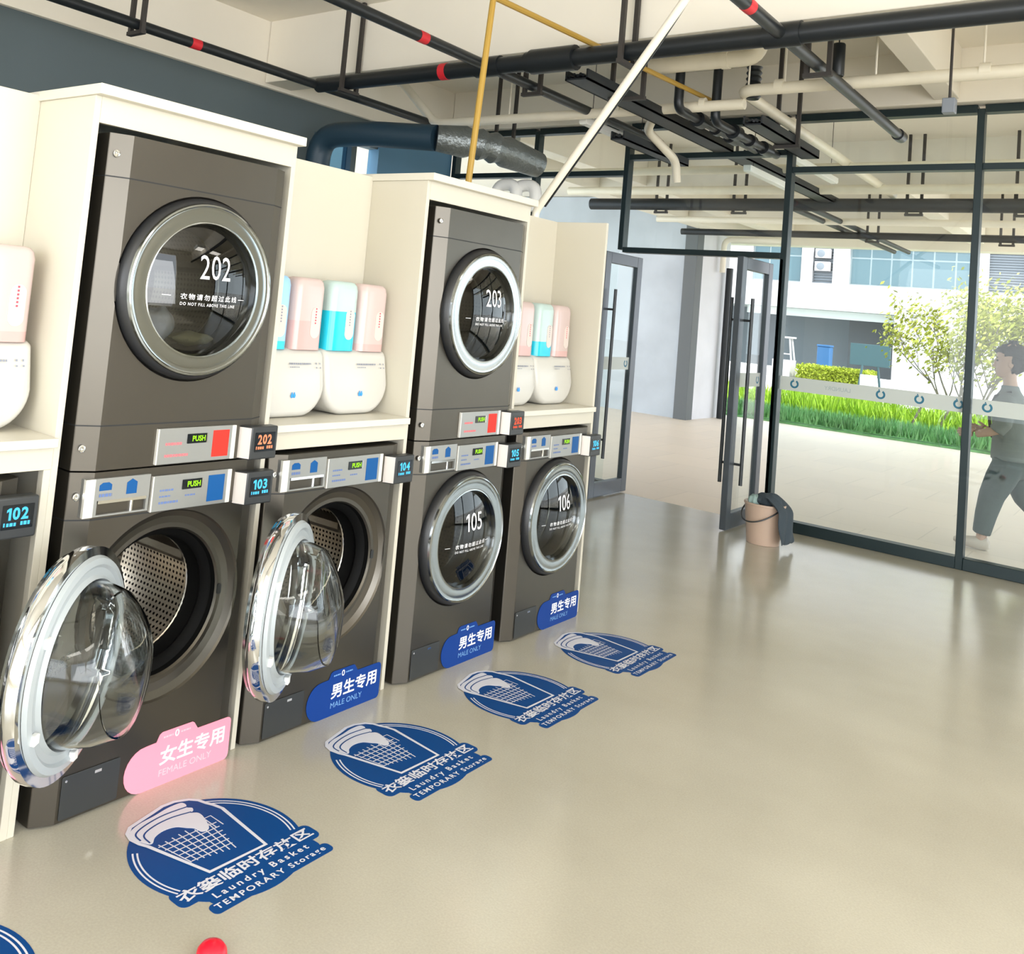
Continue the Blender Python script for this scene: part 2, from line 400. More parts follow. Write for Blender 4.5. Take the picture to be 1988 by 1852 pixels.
# downstand beams
def beam(x0, x1, y0, y1, z0, nm='ceiling_beam'):
    return struct(nm, MB().box(x0, x1, y0, y1, z0, 3.86), K['ceil'], bevel=.006, smooth=False)
beam(HX-.3, -3.745, -6.4, 15.9, 3.285)
beam(-3.74, 6.4, 3.62, 3.92, 3.315)
beam(-3.74, 6.4, YG-.14, YG+.16, ZT+.035)
beam(.93, 1.10, 3.925, YG-.145, 3.46)
beam(-3.3, -3.05, YG+.165, 15.6, 3.36)
beam(-3.745, 7.2, 9.55, 9.85, 3.30)
beam(-3.745, 7.2, 12.5, 12.8, 3.30)
beam(-6.0, 7.2, 15.55, 15.9, 3.22)
beam(-.25, -.02, 9.86, 15.5, 3.33)
# left wall with a narrow window near the far corner, blue flare put into one pane
wl = MB()
wl.box(HX-.12, HX, -6.2, 4.30, 0, 3.30).box(HX-.12, HX, 4.30, 5.16, 0, 1.6).box(HX-.12, HX, 4.30, 5.16, 3.03, 3.30)
wl.box(HX-.12, HX, 4.80, 4.87, 1.6, 3.03)
struct('wall_left', wl, K['dwall'], smooth=False)
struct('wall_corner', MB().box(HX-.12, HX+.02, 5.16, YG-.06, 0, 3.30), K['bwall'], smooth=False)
w1 = thing('window_1', None, None, (HX, 4.3, 1.6), kind='structure')
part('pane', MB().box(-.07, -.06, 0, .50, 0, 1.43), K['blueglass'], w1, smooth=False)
part('pane', MB().box(-.07, -.06, .57, .86, 0, 1.43), K['glass'], w1, smooth=False)
# side behind and beside the camera
struct('wall_right', MB().box(6.4, 6.5, -6.2, YG, 0, .3).box(6.4, 6.5, -6.2, YG, 3.5, 3.85).box(6.4, 6.5, -6.2, -5.9, .3, 3.5).box(6.4, 6.5, -2.1, -1.8, .3, 3.5).box(6.4, 6.5, 2.3, YG, .3, 3.5), K['ceil'], smooth=False)
wb = MB().box(HX-.12, 6.5, -6.3, -6.2, 0, .35).box(HX-.12, 6.5, -6.3, -6.2, 3.5, 3.85)
for x0, x1 in ((HX-.12, -2.0), (1.7, 1.9), (5.6, 6.5)): wb.box(x0, x1, -6.3, -6.2, .35, 3.5)
struct('wall_back', wb, K['ceil'], smooth=False)

def frame_member(mb, axis, a0, a1, c, w=.05, d=.10):
    if axis == 'x': mb.box(a0, a1, YG-d/2, YG+d/2, c-w/2, c+w/2)
    else: mb.box(c-w/2, c+w/2, YG-d/2, YG+d/2, a0, a1)
    return mb
def glazing(name, x0, x1, zs, left=True, right=True, bottom=True, top=True):
    """a bay of the far glass wall between two mullions"""
    t = thing(name, None, None, ((x0+x1)/2, YG, 0), kind='structure'); off = Vector((-(x0+x1)/2, -YG, 0))
    def mv(mb): mb.v = [tuple(Vector(p)+off) for p in mb.v]; return mb
    if left: part('mullion', mv(frame_member(MB(), 'z', zs[0], zs[-1], x0)), K['frame'], t, bevel=.004)
    if right: part('mullion', mv(frame_member(MB(), 'z', zs[0], zs[-1], x1)), K['frame'], t, bevel=.004)
    e0 = x0+(.025 if True else 0); e1 = x1-.025
    for i, z in enumerate(zs):
        if (i == 0 and not bottom) or (i == len(zs)-1 and not top): continue
        hh = .085 if z < .1 else (.05 if i < len(zs)-1 else .06)
        zc = z+hh/2 if z < .1 else z
        part('rail', mv(frame_member(MB(), 'x', e0, e1, zc, hh)), K['frame'], t, bevel=.004)
    for i in range(len(zs)-1):
        part('pane', mv(MB().box(e0, e1, YG-.006, YG+.006, zs[i]+(.085 if zs[i] < .1 else .025), zs[i+1]-.025)), K['glass'], t, smooth=False)
    return t
glazing('window_2', HX+.045, -2.70, [0, ZTR, ZT], left=True, right=False)
glazing('window_3', -2.70, XL, [0, ZTR, ZT], left=True, right=False)
glazing('window_4', XL, XA, [ZDH, 3.11, ZT], left=True, right=False)
w5 = glazing('window_5', XA, XB, [0, ZTR, ZT], left=True, right=False)
w6 = glazing('window_6', XB, XC, [0, ZTR, ZT], left=True, right=True)
w7 = glazing('window_7', XC, 4.55, [0, ZTR, ZT], left=False, right=True); w8 = glazing('window_8', 4.55, 6.38, [0, ZTR, ZT], left=False, right=True)
# door posts under the transom bay
struct('trim_1', MB().box(XA-.025, XA+.0, YG-.05, YG+.05, 0, ZDH-.03), K['frame'])
# frosted film band with ring marks on the two right-hand panes
def film(t, x0, x1, rings, txt=None):
    ox = t.location.x
    fn = lambda u, v, h: (u-ox, -.0075-h, v)
    part('frosted_band', MB().rrect(x0, x1, 1.125, 1.238, .001, fn, 0, .0008, 1), K['film'], t, smooth=False, label='frosted white band across the glass')
    for rx in rings:
        mb = MB()
        a0 = math.radians(118); a1 = math.radians(422)
        P = [(rx+.027*math.cos(a0+(a1-a0)*k/28), 1.182+.027*math.sin(a0+(a1-a0)*k/28)) for k in range(29)]
        stroke(mb, P, .015, fn, .0012)
        stroke(mb, [(rx-.006, 1.200), (rx-.014, 1.222)], .008, fn, .0012)
        part('ring_mark', mb, K['film_blue'], t, smooth=False, label='blue ring mark on the band')
    if txt:
        mb = put_text(MB(), 'LAUNDRY', txt[0], 1.166, txt[1]-txt[0], .032, fn, .0012, .01, mirror=True)
        part('band_lettering', mb, K['film_text'], t, smooth=False)
film(w5, XA+.03, XB-.03, [-.015, .641, .913, 1.176], (.22, .42))
film(w6, XB+.03, XC-.03, [1.362, 1.63])

# swinging door leaves, both standing open
def door_leaf(name, x, y0, y1, hy, side):
    t = thing(name, None, None, (x, y0, 0), kind='structure'); w = y1-y0; H = 2.17; fw = .098; th = .05
    part('stile', MB().box(-th/2, th/2, 0, fw, .012, H), K['doorframe'], t, bevel=.004)
    part('stile', MB().box(-th/2, th/2, w-fw, w, .012, H), K['doorframe'], t, bevel=.004)
    part('top_rail', MB().box(-th/2, th/2, fw, w-fw, H-fw, H), K['doorframe'], t, bevel=.004)
    part('bottom_rail', MB().box(-th/2, th/2, fw, w-fw, .012, .012+fw*1.25), K['doorframe'], t, bevel=.004)
    part('pane', MB().box(-.005, .005, fw, w-fw, .012+fw*1.25, H-fw), K['glass'], t, smooth=False)
    fn = lambda u, v, h: (.0055+h, u, v)
    part('frosted_band', MB().rrect(fw, w-fw, 1.125, 1.238, .001, fn, 0, .0008, 1), K['film'], t, smooth=False)
    mb = MB(); P = [(w-.16+.027*math.cos(2.06+5.3*k/28), 1.182+.027*math.sin(2.06+5.3*k/28)) for k in range(29)]
    stroke(mb, P, .015, fn, .0012); part('ring_mark', mb, K['film_blue'], t, smooth=False)
    for sx in (-1, 1):
        mb = MB(); hx = sx*.085
        mb.tube([(hx, hy, .36), (hx, hy, 1.84)], .0145, 14)
        for z in (.52, 1.66): mb.tube([(sx*.02, hy, z), (hx, hy, z)], .010, 10)
        part('pull_handle', mb, K['darkmetal'], t, label='long dark steel pull bar')
door_leaf('door_1', -1.535, 5.79, 6.50, .10, -1)
door_leaf('door_2', -.315, 5.79, 6.50, .10, 1)

# ---------------------------------------------------------------- washing machines and dryers
WD, HM, ZS = .686, .9885, .8515
CH, CD = .0614, .0315
DC = (.345, .558)     # centre of the round door (y, z)
CORNER = [(-.034, 0), (-.0320, .0008), (-.0300, .0028), (-.0285, .0056), (-.0030, .0555), (-.0015, .0583), (-.0005, .0602), (0, .0614)]
def plan(back=-.74, n=6, inset=0):
    L = [(x-inset, y+(inset if x < -.02 else 0)) for x, y in CORNER]
    R_ = [(x, WD-y) for x, y in reversed(L)]
    return L+R_+[(back, WD-inset), (back, inset)]
def shell(mb, z0, z1, back=-.74):
    P = plan(back); P = [(x, y) for x, y in P][::-1]
    return mb.prism(P, FZ, z0, z1)
def front_with_hole(mb, y0, y1, z0, z1, r, cz, n=64):
    """front panel (x=0) with a round hole"""
    cy = DC[0]; v = []; f = []
    for k in range(n):
        a = 2*PI*k/n; v.append((0, cy+r*math.cos(a), cz+r*math.sin(a)))
    for k in range(n):
        a = 2*PI*k/n; c, s = math.cos(a), math.sin(a)
        tY = (y1-cy)/c if c > 1e-9 else ((y0-cy)/c if c < -1e-9 else 1e9); tZ = (z1-cz)/s if s > 1e-9 else ((z0-cz)/s if s < -1e-9 else 1e9)
        t = min(tY, tZ); v.append((0, cy+t*c, cz+t*s))
    for k in range(n): f.append((k, (k+1) % n, n+(k+1) % n, n+k))
    # corners
    o = len(v); v += [(0, y0, z0), (0, y1, z0), (0, y1, z1), (0, y0, z1)]
    def near(ci):
        cy_, cz_ = v[o+ci][1], v[o+ci][2]; best = None
        for k in range(n):
            p, q = v[n+k], v[n+(k+1) % n]
            onp = (abs(p[1]-cy_) < 1e-6, abs(p[2]-cz_) < 1e-6); onq = (abs(q[1]-cy_) < 1e-6, abs(q[2]-cz_) < 1e-6)
            if (onp[0] and onq[1] and not onp[1]) or (onp[1] and onq[0] and not onp[0]): best = k
        return best
    for ci in range(4):
        k = near(ci)
        if k is not None: f.append((n+k, n+(k+1) % n, o+ci))
    return mb.add(v, f)
RH = .292
def body_main(z0, z1, cz):
    def fn():
        mb = MB(); n = 6
        L = CORNER
        path = [(-.74, 0)]+L; v = []; f = []
        for sgn in (0, 1):
            o = len(mb.v); pts = path if sgn == 0 else [(x, WD-y) for x, y in path]
            mb.add([(x, y, z) for z in (z0, z1) for x, y in pts], [(i, i+1, len(pts)+i+1, len(pts)+i) for i in range(len(pts)-1)])
        front_with_hole(mb, CH, WD-CH, z0, z1, RH, cz)
        P = plan()
        mb.add([(x, y, z1) for x, y in P], [tuple(range(len(P)))]); mb.add([(x, y, z0) for x, y in P], [tuple(range(len(P)-1, -1, -1))])
        mb.add([(-.74, 0, z0), (-.74, WD, z0), (-.74, WD, z1), (-.74, 0, z1)], [(0, 1, 2, 3)])
        fn2 = lambda u, v, h: (h, DC[0]+u, cz+v)
        mb.lathe([(RH, 0), (.287, -.007), (.268, -.020), (.246, -.026), (.232, -.026), (.226, -.034)], fn2, 64)
        return mb
    return fn
def seamfn(zs):
    def fn():
        mb = MB()
        for z in zs:
            P = plan(inset=-.0007)[::-1]; mb.prism(P, FZ, z-.0020, z+.0020)
        return mb
    return fn
def gasket(cz):
    def fn():
        f2 = lambda u, v, h: (h, DC[0]+u, cz+v)
        return MB().lathe([(.226, -.033), (.222, -.05), (.205, -.06), (.198, -.075), (.206, -.09), (.200, -.115), (.190, -.135)], f2, 56)
    return fn
def drum_mesh(cz):
    key = ('drum', cz)
    if key in CACHE: return CACHE[key]
    f2 = lambda u, v, h: (h, DC[0]+u, cz+v)
    prof = [(.188, -.137), (.192, -.132), (.196, -.14), (.25, -.16), (.252, -.60)]; n = 64
    mb = MB().lathe(prof, f2, n)
    me = bpy.data.meshes.new('drum'); me.from_pydata(mb.v, [], mb.f); me.update()
    uvl = me.uv_layers.new(name='UVMap')
    for p in me.polygons:
        ks = [vi % n for vi in p.vertices]
        for li, vi in zip(p.loop_indices, p.vertices):
            k = vi % n
            if max(ks)-min(ks) > n/2 and k < n/2: k += n
            x = me.vertices[vi].co.x; uvl.data[li].uv = (k/n, (-.16-x)/.44 if x < -.158 else .045)
    CACHE[key] = me; return me
def door_axes(cz): return lambda u, v, h: (h, u, v)
def door_ring_outer():
    f2 = FX
    return MB().lathe([(.262, -.028), (.284, -.026), (.286, -.012), (.284, .006), (.276, .018), (.270, .022)], f2, 72)
def door_ring_face():
    return MB().lathe([(.271, .021), (.268, .030), (.263, .032), (.260, .0285), (.258, .0275), (.247, .0284), (.235, .0288), (.223, .0284), (.212, .0272), (.208, .0285), (.205, .018), (.203, .006)], FX, 72)
def dome(u, v): return .006+.030*(1-(u*u+v*v)/.0414)
FD = lambda u, v, h: (dome(u, v)+h, u, v)
def door_glass_front():
    return MB().lathe([(r, dome(r, 0)) for r in (.2035, .19, .165, .135, .10, .06, .03, .0005)], FX, 64)
def door_inner_ring():
    return MB().lathe([(.262, -.029), (.256, -.040), (.240, -.043), (.232, -.036), (.214, -.036), (.205, -.046), (.200, -.036)], FX, 72)
def door_bowl():
    # clear bowl, deeper on the lower lip, a thin closed shell
    prof_o = [(.203, -.036), (.196, -.075), (.184, -.125), (.160, -.168), (.118, -.182), (.06, -.186), (.0005, -.187)]
    prof_i = [(.0005, -.180), (.06, -.179), (.114, -.175), (.154, -.162), (.177, -.122), (.189, -.075), (.196, -.036), (.203, -.036)]
    mb = MB().lathe(prof_o+prof_i, FX, 56)
    out = []
    for x, y, z in mb.v:      # the bottom of the bowl slants
        if x < -.11: k = (-.11-x)/.077; x = x + k*.055*(z/.18) if z > 0 else x + k*.020*(z/.18)
        out.append((x, y, z))
    mb.v = out; return mb
def door_text(num): return put_text(MB(), num, -.028, .033, .122, .076, FD, .0018, .0)
def door_notice(): return put_text(MB(), '衣物请勿超过此线', -.090, -.034, .222, .019, FD, .0018, .008, space=1.35)
def door_notice2(): return put_text(MB(), 'DO NOT FILL ABOVE THIS LINE', -.088, -.052, .215, .0095, FD, .0018, .008, space=1.25)
def door_dash(a): return lambda: MB().add([FD(a, -.0255, .0018), FD(a+.029, -.0255, .0018), FD(a+.029, -.0235, .0018), FD(a, -.0235, .0018)], [(0, 1, 2, 3)])
def pull_text():
    mb = MB(); put_text(mb, '拉', -.252, -.004, .034, .034, FX, .0245, .012); put_text(mb, 'PULL', -.245, -.014, .020, .006, FX, .0243, .01); return mb

def lettering_bars(rows, fn, hh):
    mb = MB()
    for (u0, u1, v0, v1) in rows:
        u = u0; k = 0
        while u < u1-.001:
            w = min(.0065+.004*((k*7) % 3)/2, u1-u); mb.add([fn(u, v0, hh), fn(u+w, v0, hh), fn(u+w, v1, hh), fn(u, v1, hh)], [(0, 1, 2, 3)]); u += w+.0022; k += 1
    return mb

def number_display(parent, z0, num, digit, dry=False):
    h = .109; y0, y1 = .583, .712
    mb = MB().prism([(0, y0-.004), (.042, y0+.014), (.042, y1), (0, y1)], lambda u, v, hh: (u, v, hh), z0, z0+h)
    hs = cpart(('nd', round(z0, 4)), 'number_display', lambda: mb, K['housing'], parent, bevel=.005)
    cpart(('ndside', round(z0, 4)), 'display_side', lambda: MB().add([(-.001, y0-.0055, z0+.004), (.0405, y0+.0123, z0+.004), (.0405, y0+.0123, z0+h-.004), (-.001, y0-.0055, z0+h-.004)], [(0, 1, 2, 3)]), K['housing_side'], hs, smooth=False)
    s0, s1, t0, t1 = y0+.030, y1-.012, z0+.026, z0+.090
    cpart(('scr', round(z0, 4)), 'screen', lambda: MB().rrect(s0, s1, t0, t1, .002, FX, .0415, .0432, 2), K['screen'], hs, smooth=False)
    mb = put_text(MB(), num, s0+.012, t0+.024, .060, .033, FX, .0436, .035)
    part('number', mb, digit, hs, smooth=False)
    cpart(('sub', round(z0, 4)), 'status_line', lambda: lettering_bars([(s0+.006, s0+.010, t0+.008, t0+.018), (s0+.014, s0+.040, t0+.008, t0+.017), (s0+.052, s0+.078, t0+.009, t0+.019)], FX, .0436), digit, hs, smooth=False)

def control_panel(parent, z0, z1, label_mat, print_mat, dry):
    pl = cpart(('cp', round(z0, 4)), 'control_panel', lambda: MB().rrect(.257, .556, z0, z1, .005, FX, 0, .009), K['silver'], parent, bevel=.002)
    cpart(('cpl', round(z0, 4)), 'panel_edge', lambda: MB().rrect(.2545, .2595, z0+.001, z1-.001, .001, FX, .0, .0098, 1), K['silverw'], pl, smooth=False)  # white highlight of the left bevel put in as a pale strip
    cpart(('cpr', round(z0, 4)), 'panel_edge', lambda: MB().rrect(.540, .5565, z0+.001, z1-.001, .001, FX, .0, .0098, 1), K['silverw'], pl, smooth=False)
    d0 = z0+.060
    dp = cpart(('led', round(z0, 4)), 'status_display', lambda: MB().rrect(.364, .438, d0, d0+.030, .001, FX, .009, .011, 1), K['screen'], pl, smooth=False)
    cpart(('ledx', round(z0, 4)), 'display_edge', lambda: MB().rrect(.438, .441, d0, d0+.030, .0005, FX, .009, .0115, 1), K['chrome'], dp, smooth=False)
    cpart(('push', round(z0, 4)), 'status_word', lambda: put_text(MB(), 'PUSH', .383, d0+.006, .050, .018, FX, .0113, .03), K['led_green'], dp, smooth=False)
    cpart(('cl', round(z0, 4)), 'price_label', lambda: MB().rrect(.464, .529, z0+.012, z1-.014, .001, FX, .009, .0098, 1), label_mat, pl, smooth=False)
    if dry: rows = [(.285, .345, z0+.058, z0+.066), (.285, .372, z0+.022, z0+.030)]
    else: rows = [(.283, .335, z0+.060, z0+.066), (.283, .325, z0+.042, z0+.047), (.283, .355, z0+.022, z0+.029), (.378, .418, z0+.038, z0+.043)]
    cpart(('pr', round(z0, 4)), 'printed_notes', lambda: lettering_bars(rows, FX, .0095), print_mat, pl, smooth=False)

def drawer(parent):
    y0, y1, z0, z1 = .031, .245, .861, .970; a0, a1, b0, b1 = .072, .236, .866, .907; x = .010
    def fn():
        mb = MB().box(-.02, x, y0, a0, z0, z1).box(-.02, x, a1, y1, z0, z1).box(-.02, x, a0, a1, b1, z1).box(-.02, x, a0, a1, z0, b0).box(-.021, -.02, a0, a1, b0, b1)
        return mb
    d = cpart('drawer', 'detergent_drawer', fn, K['silver'], parent, smooth=False)
    cpart('drawer_edge', 'drawer_edge', lambda: MB().box(0, x+.0008, y0-.001, y0+.030, z0+.0, z1), K['silverw'], d, smooth=False)
    cpart('dgrip', 'drawer_grip', lambda: MB().box(-.005, x+.002, a0+.002, a1-.001, b1-.009, b1).tube([(.002, a1-.045, b0), (.002, a1-.045, b1)], .006, 10).box(-.019, -.0185, a0, a1, b0, b1), K['chrome'], d)
    cpart('dlab1', 'hazard_label', lambda: MB().prism([(.075, .935), (.115, .935), (.115, .951), (.105, .958), (.085, .958), (.075, .951)], FX, x, x+.0008), K['blue_label'], d, smooth=False)
    cpart('dlab2', 'dosage_label', lambda: MB().prism([(.165, .918), (.200, .918), (.200, .952), (.1825, .962), (.165, .952)], FX, x, x+.0008), K['blue_label'], d, smooth=False)
    cpart('dprn', 'drawer_print', lambda: lettering_bars([(.076, .118, .917, .926)], FX, x+.0006), K['print_blue'], d, smooth=False)

def lock(parent, z):
    cpart(('lock', z), 'panel_lock', lambda: MB().lathe([(.011, -.004), (.011, .004), (.0085, .006), (.003, .006), (.0005, .004)], lambda u, v, h: (-.012+h*.8, .018+u-.3*h, z+v), 20), K['chrome'], parent)

def sticker(parent, base, ink, faint, words, sub):
    def shape():
        P = [(.340, 0.0), (.655, 0.0)]+[(.655+.017*math.sin(a), .017-.017*math.cos(a)) for a in (.5, 1.0, PI/2)]
        P += [(.672, .120)]+[(.655+.017*math.cos(a), .120+.017*math.sin(a)) for a in (.5, 1.0, PI/2)]
        P += [(.535, .137), (.520, .158), (.512, .163), (.400, .163), (.390, .158), (.380, .137), (.345, .136)]
        P += [(.342+.068*math.cos(a), .068+.068*math.sin(a)) for a in [PI/2+PI*k/12 for k in range(1, 12)]]
        return MB().prism(P, FX, .001, .0022)
    s = cpart('sticker', 'gender_sticker', shape, base, parent, smooth=False)
    def words_fn():
        mb = put_text(MB(), words, .398, .060, .250, .056, FX, .0026, .022)
        R_ = [(.455+.006*math.cos(2*PI*k/16), .146+.009*math.sin(2*PI*k/16)) for k in range(16)]
        stroke(mb, R_, .004, FX, .0026, closed=True); return mb
    cpart(('stw', words), 'sticker_words', words_fn, ink, s, smooth=False)
    def sub_fn(): return put_text(MB(), sub, .400, .028, .200 if len(sub) > 10 else .170, .020, FX, .0026, .0)
    for a in (.405, .470): cpart(('stl', a), 'sticker_logo_line', lambda: lettering_bars([(a, a+.036, .1425, .1475)], FX, .0026), faint, s, smooth=False)
    cpart(('sts', sub), 'sticker_small_words', sub_fn, faint, s, smooth=False)

def make_door(parent, cz, num, angle):
    hy, hx = .100, .045           # hinge axis
    d = bpy.data.objects.new('door', None); C.objects.link(d); d.parent = parent; d.location = (hx, hy, cz); d.rotation_euler = (0, 0, -angle)
    off = (-.030-.005 if angle == 0 else -.032, DC[0]-hy, 0)
    def P(key, name, fn, m, **kw): return cpart(key, name, fn, m, d, loc=off, **kw)
    P('dro', 'outer_rim', door_ring_outer, K['dark'] if angle == 0 else K['chrome'])
    P('drf', 'chrome_ring', door_ring_face, K['ring'])
    P('dgf', 'window', door_glass_front, K['smoke'] if angle == 0 else K['glass'])
    part('window_number', door_text(num), K['ink_white'], d, loc=off, smooth=False)
    P('dnote', 'fill_line_notice', door_notice, K['ink_white'], smooth=False)
    P('dnote2', 'fill_line_translation', door_notice2, K['ink_white'], smooth=False)
    for a in (-.150, .140): P(('dash', a), 'fill_line_dash', door_dash(a), K['ink_white'], smooth=False)
    P('dpt', 'pull_mark', pull_text, K['ink_white'], smooth=False)
    if angle:
        P('dir', 'inner_ring', door_inner_ring, K['greyplastic'])
        P('dbw', 'glass_bowl', door_bowl, K['bowl'])
        for a in (150, 205, 272):
            ca, sa = math.cos(math.radians(a)), math.sin(math.radians(a))
            P(('dclip', a), 'latch_catch', lambda: MB().box(-.052, -.036, -.236*ca-.012, -.236*ca+.012, .236*sa-.012, .236*sa+.012), K['white_plastic'], bevel=.003)
    if angle: cpart('hinge', 'hinge', lambda: MB().box(-.045, .012, -.03, .012, -.06, .06).tube([(.004, -.0, -.07), (.004, 0, .07)], .010, 12), K['chrome'], d, bevel=.004)
    return d

def machine(y, z, kind, num, label, group, female=False, angle=0, laundry=None, front_label=True):
    dry = kind == 'dryer'
    t = thing('tumble_dryer' if dry else 'washing_machine', label, 'dryer' if dry else 'washing machine', (0, y, z), group)
    cz = .55 if dry else .558
    if dry:
        cpart('dmain', 'body', body_main(.1317, .857, cz), K['body'], t, auto=14)
        cpart('dtop', 'top_panel', lambda: shell(MB(), .857, HM-.004), K['body'], t, auto=14)
        cpart('dbot', 'control_housing', lambda: shell(MB(), .003, .1317), K['body'], t, auto=14)
        cpart('dseam1', 'panel_seam', seamfn([.1317]), K['seam'], t, smooth=False); cpart('dseam2', 'panel_seam', seamfn([.857]), K['seam'], t, smooth=False)
        control_panel(t, .0055, .116, K['red_label'], K['print_red'], True)
        number_display(t, .002, num, K['digit_orange'] if num == '202' else K['digit_red'], True)
        lock(t, .0675); lock(t, .9245)
    else:
        cpart('wmain', 'body', body_main(.008, ZS, cz), K['body'], t, auto=14)
        cpart('wtop', 'control_housing', lambda: shell(MB(), ZS, HM-.002), K['body'], t, auto=14)
        cpart('wseam', 'panel_seam', seamfn([ZS]), K['seam'], t, smooth=False)
        cpart('plinth', 'foot', lambda: MB().box(-.72, -.05, .04, .10, 0, .01), K['dark'], t, smooth=False)
        cpart('plinth2', 'foot', lambda: MB().box(-.72, -.05, WD-.10, WD-.04, 0, .01), K['dark'], t, smooth=False)
        control_panel(t, .852, .961, K['blue_label'], K['print_blue'], False)
        drawer(t); number_display(t, .842, num, K['digit_blue']); lock(t, .919)
        hb = cpart('hatch', 'service_hatch', lambda: MB().rrect(.070, .256, .014, .134, .006, FX, .0005, .0035), K['housing'], t, bevel=.001)
        cpart('hlatch', 'hatch_latch', lambda: MB().box(.003, .007, .170, .192, .116, .124).tube([(.0, .082, .121), (.005, .082, .121)], .004, 8), K['chrome'], hb)
        if female: sticker(t, K['pink'], K['ink_white'], K['ink_pinkwhite'], '女生专用', 'FEMALE ONLY')
        else: sticker(t, K['blue'], K['ink_white'], K['ink_blue'], '男生专用', 'MALE ONLY')
    cpart(('gask', cz), 'gasket', gasket(cz), K['rubber'], t)
    dm = drum_mesh(cz); dr = place('drum', dm, K['drum'], t)
    cpart(('dback', cz), 'drum_back', lambda: MB().lathe([(.252, -.60), (.2, -.592), (.08, -.600), (.0005, -.605)], lambda u, v, h: (h, DC[0]+u, cz+v), 48), K['steel'], dr)
    for k in range(3):
        a0 = math.radians(20+120*k)
        def lf(a0=a0):
            mb = MB(); ca, sa = math.cos(a0), math.sin(a0)
            f2 = lambda u, v, h: (h, DC[0]+(.25-v)*ca-u*sa, cz+(.25-v)*sa+u*ca)
            mb.prism([(-.035, -.004), (.035, -.004), (.022, .035), (0, .045), (-.022, .035)], f2, -.57, -.18)
            return mb
        cpart(('lift', k, cz), 'drum_lifter', lf, K['steel'], dr)
    if not dry and angle:
        cpart('latch', 'door_latch', lambda: MB().rrect(.572, .588, .545, .578, .005, FX, -.024, -.020), K['dark'], t)
    make_door(t, cz, num, angle)
    return t

GW = 'washing machines standing along the left cabinet row'
GD = 'tumble dryers stacked above washing machines'
Y102, Y103, Y104, Y105, Y106 = -.835, 0.0, .7485, 1.539, 2.309
machine(Y102, 0, 'washer', '102', 'grey washing machine 102 cut off by the left edge of the photo', GW, female=True)
machine(Y103, 0, 'washer', '103', 'grey washing machine 103 with open door and pink female only sticker', GW, female=True, angle=math.radians(147))
machine(Y104, 0, 'washer', '104', 'grey washing machine 104 with open door under the counter, blue sticker', GW, angle=math.radians(149))
machine(Y105, 0, 'washer', '105', 'brown-grey washing machine 105 with closed door, beneath dryer 203', GW)
machine(Y106, 0, 'washer', '106', 'brown-grey washing machine 106 with closed door, last of the row near the glass doors', GW)
machine(Y103, HM, 'dryer', '202', 'large grey tumble dryer 202 stacked on washing machine 103', GD)
machine(Y105, HM, 'dryer', '203', 'grey tumble dryer 203 stacked on washing machine 105', GD)

# laundry left inside dryer 202
def lump(name, c, rx, ry, rz, m, seed, label, cat):
    random.seed(seed); mb = MB().sphere((0, 0, 0), rx, ry, rz, 26, 16); ph = [random.uniform(0, 6) for _ in range(6)]
    mb.v = [(x*(1+.14*math.sin(9*y/ry+ph[0])*math.sin(5*z/rz+ph[1])), y*(1+.12*math.sin(6*x/rx+ph[2])), z*(1+.20*math.sin(5*y/ry+ph[3])*math.sin(4*x/rx+ph[4]))) for x, y, z in mb.v]
    o = part(name, mb, m); o.location = c; return tag(o, label, cat)
lump('white_laundry', (-.070, .262, HM+.430), .030, .060, .052, K['laundry_w'], 3, 'crumpled white laundry lying inside dryer 202, seen through its window', 'laundry')
lump('yellow_laundry', (-.085, .405, HM+.388), .040, .080, .022, K['laundry_y'], 5, 'yellowish laundry lying inside dryer 202, right of the white laundry', 'laundry')

# ---------------------------------------------------------------- white cabinet surrounds and counters
def tower(y0, y1, label, full_right, post=False):
    t = thing('dryer_surround', label, 'cabinet', (0, y0, 0), 'white surrounds around the stacked machines'); w = y1-y0; p = .020
    part('side_panel', MB().box(-.76, -.032, 0, p, 0, 2.072), K['cab'], t, bevel=.0015, smooth=False)
    part('side_panel', MB().box(-.76, -.032, w-p, w, 0 if full_right else 1.10, 2.072), K['cab'], t, bevel=.0015, smooth=False)
    if post: part('front_post', MB().box(-.06, -.032, -.022, 0, 0, 1.0), K['cab'], t, bevel=.0015, smooth=False)
    part('fascia', MB().box(-.05, -.032, p, w-p, 1.995, 2.072), K['cab'], t, bevel=0, smooth=False)
    part('top_board', MB().box(-.76, .004, -.008, w+.008, 2.072, 2.103), K['cab_top'], t, bevel=.002, smooth=False)
    return t
tower(-.057, .733, 'tall white surround around dryer 202, nearest the camera', True, True)
tower(1.472, 2.266, 'tall white surround around dryer 203, under the yellow pipe', False)
def counter(y0, y1, label, end=None, sides=0):
    t = thing('dispenser_counter', label, 'counter', (0, y0, 0), 'white counters over the single washing machines'); w = y1-y0
    part('counter_top', MB().box(-.345, -.006, 0, w, 1.064, 1.090), K['cab_top'], t, bevel=.003, smooth=False)
    part('fascia', MB().box(-.05, -.030, 0, w, 1.000, 1.064), K['cab'], t, bevel=.0015, smooth=False)
    part('back_panel', MB().box(-.363, -.345, 0, w, 1.0, 2.09), K['cab'], t, bevel=.0015, smooth=False)
    if end: part('end_panel', MB().box(-.76, -.03, w, w+.02, 0, 2.09), K['cab'], t, bevel=.0015, smooth=False)
    return t
counter(-1.0, -.0575, 'white counter above washing machine 102 at the left edge')
counter(.7335, 1.4715, 'white counter with back panel above washing machine 104')
counter(2.2665, 3.03, 'white counter with end panel above washing machine 106', end=True)

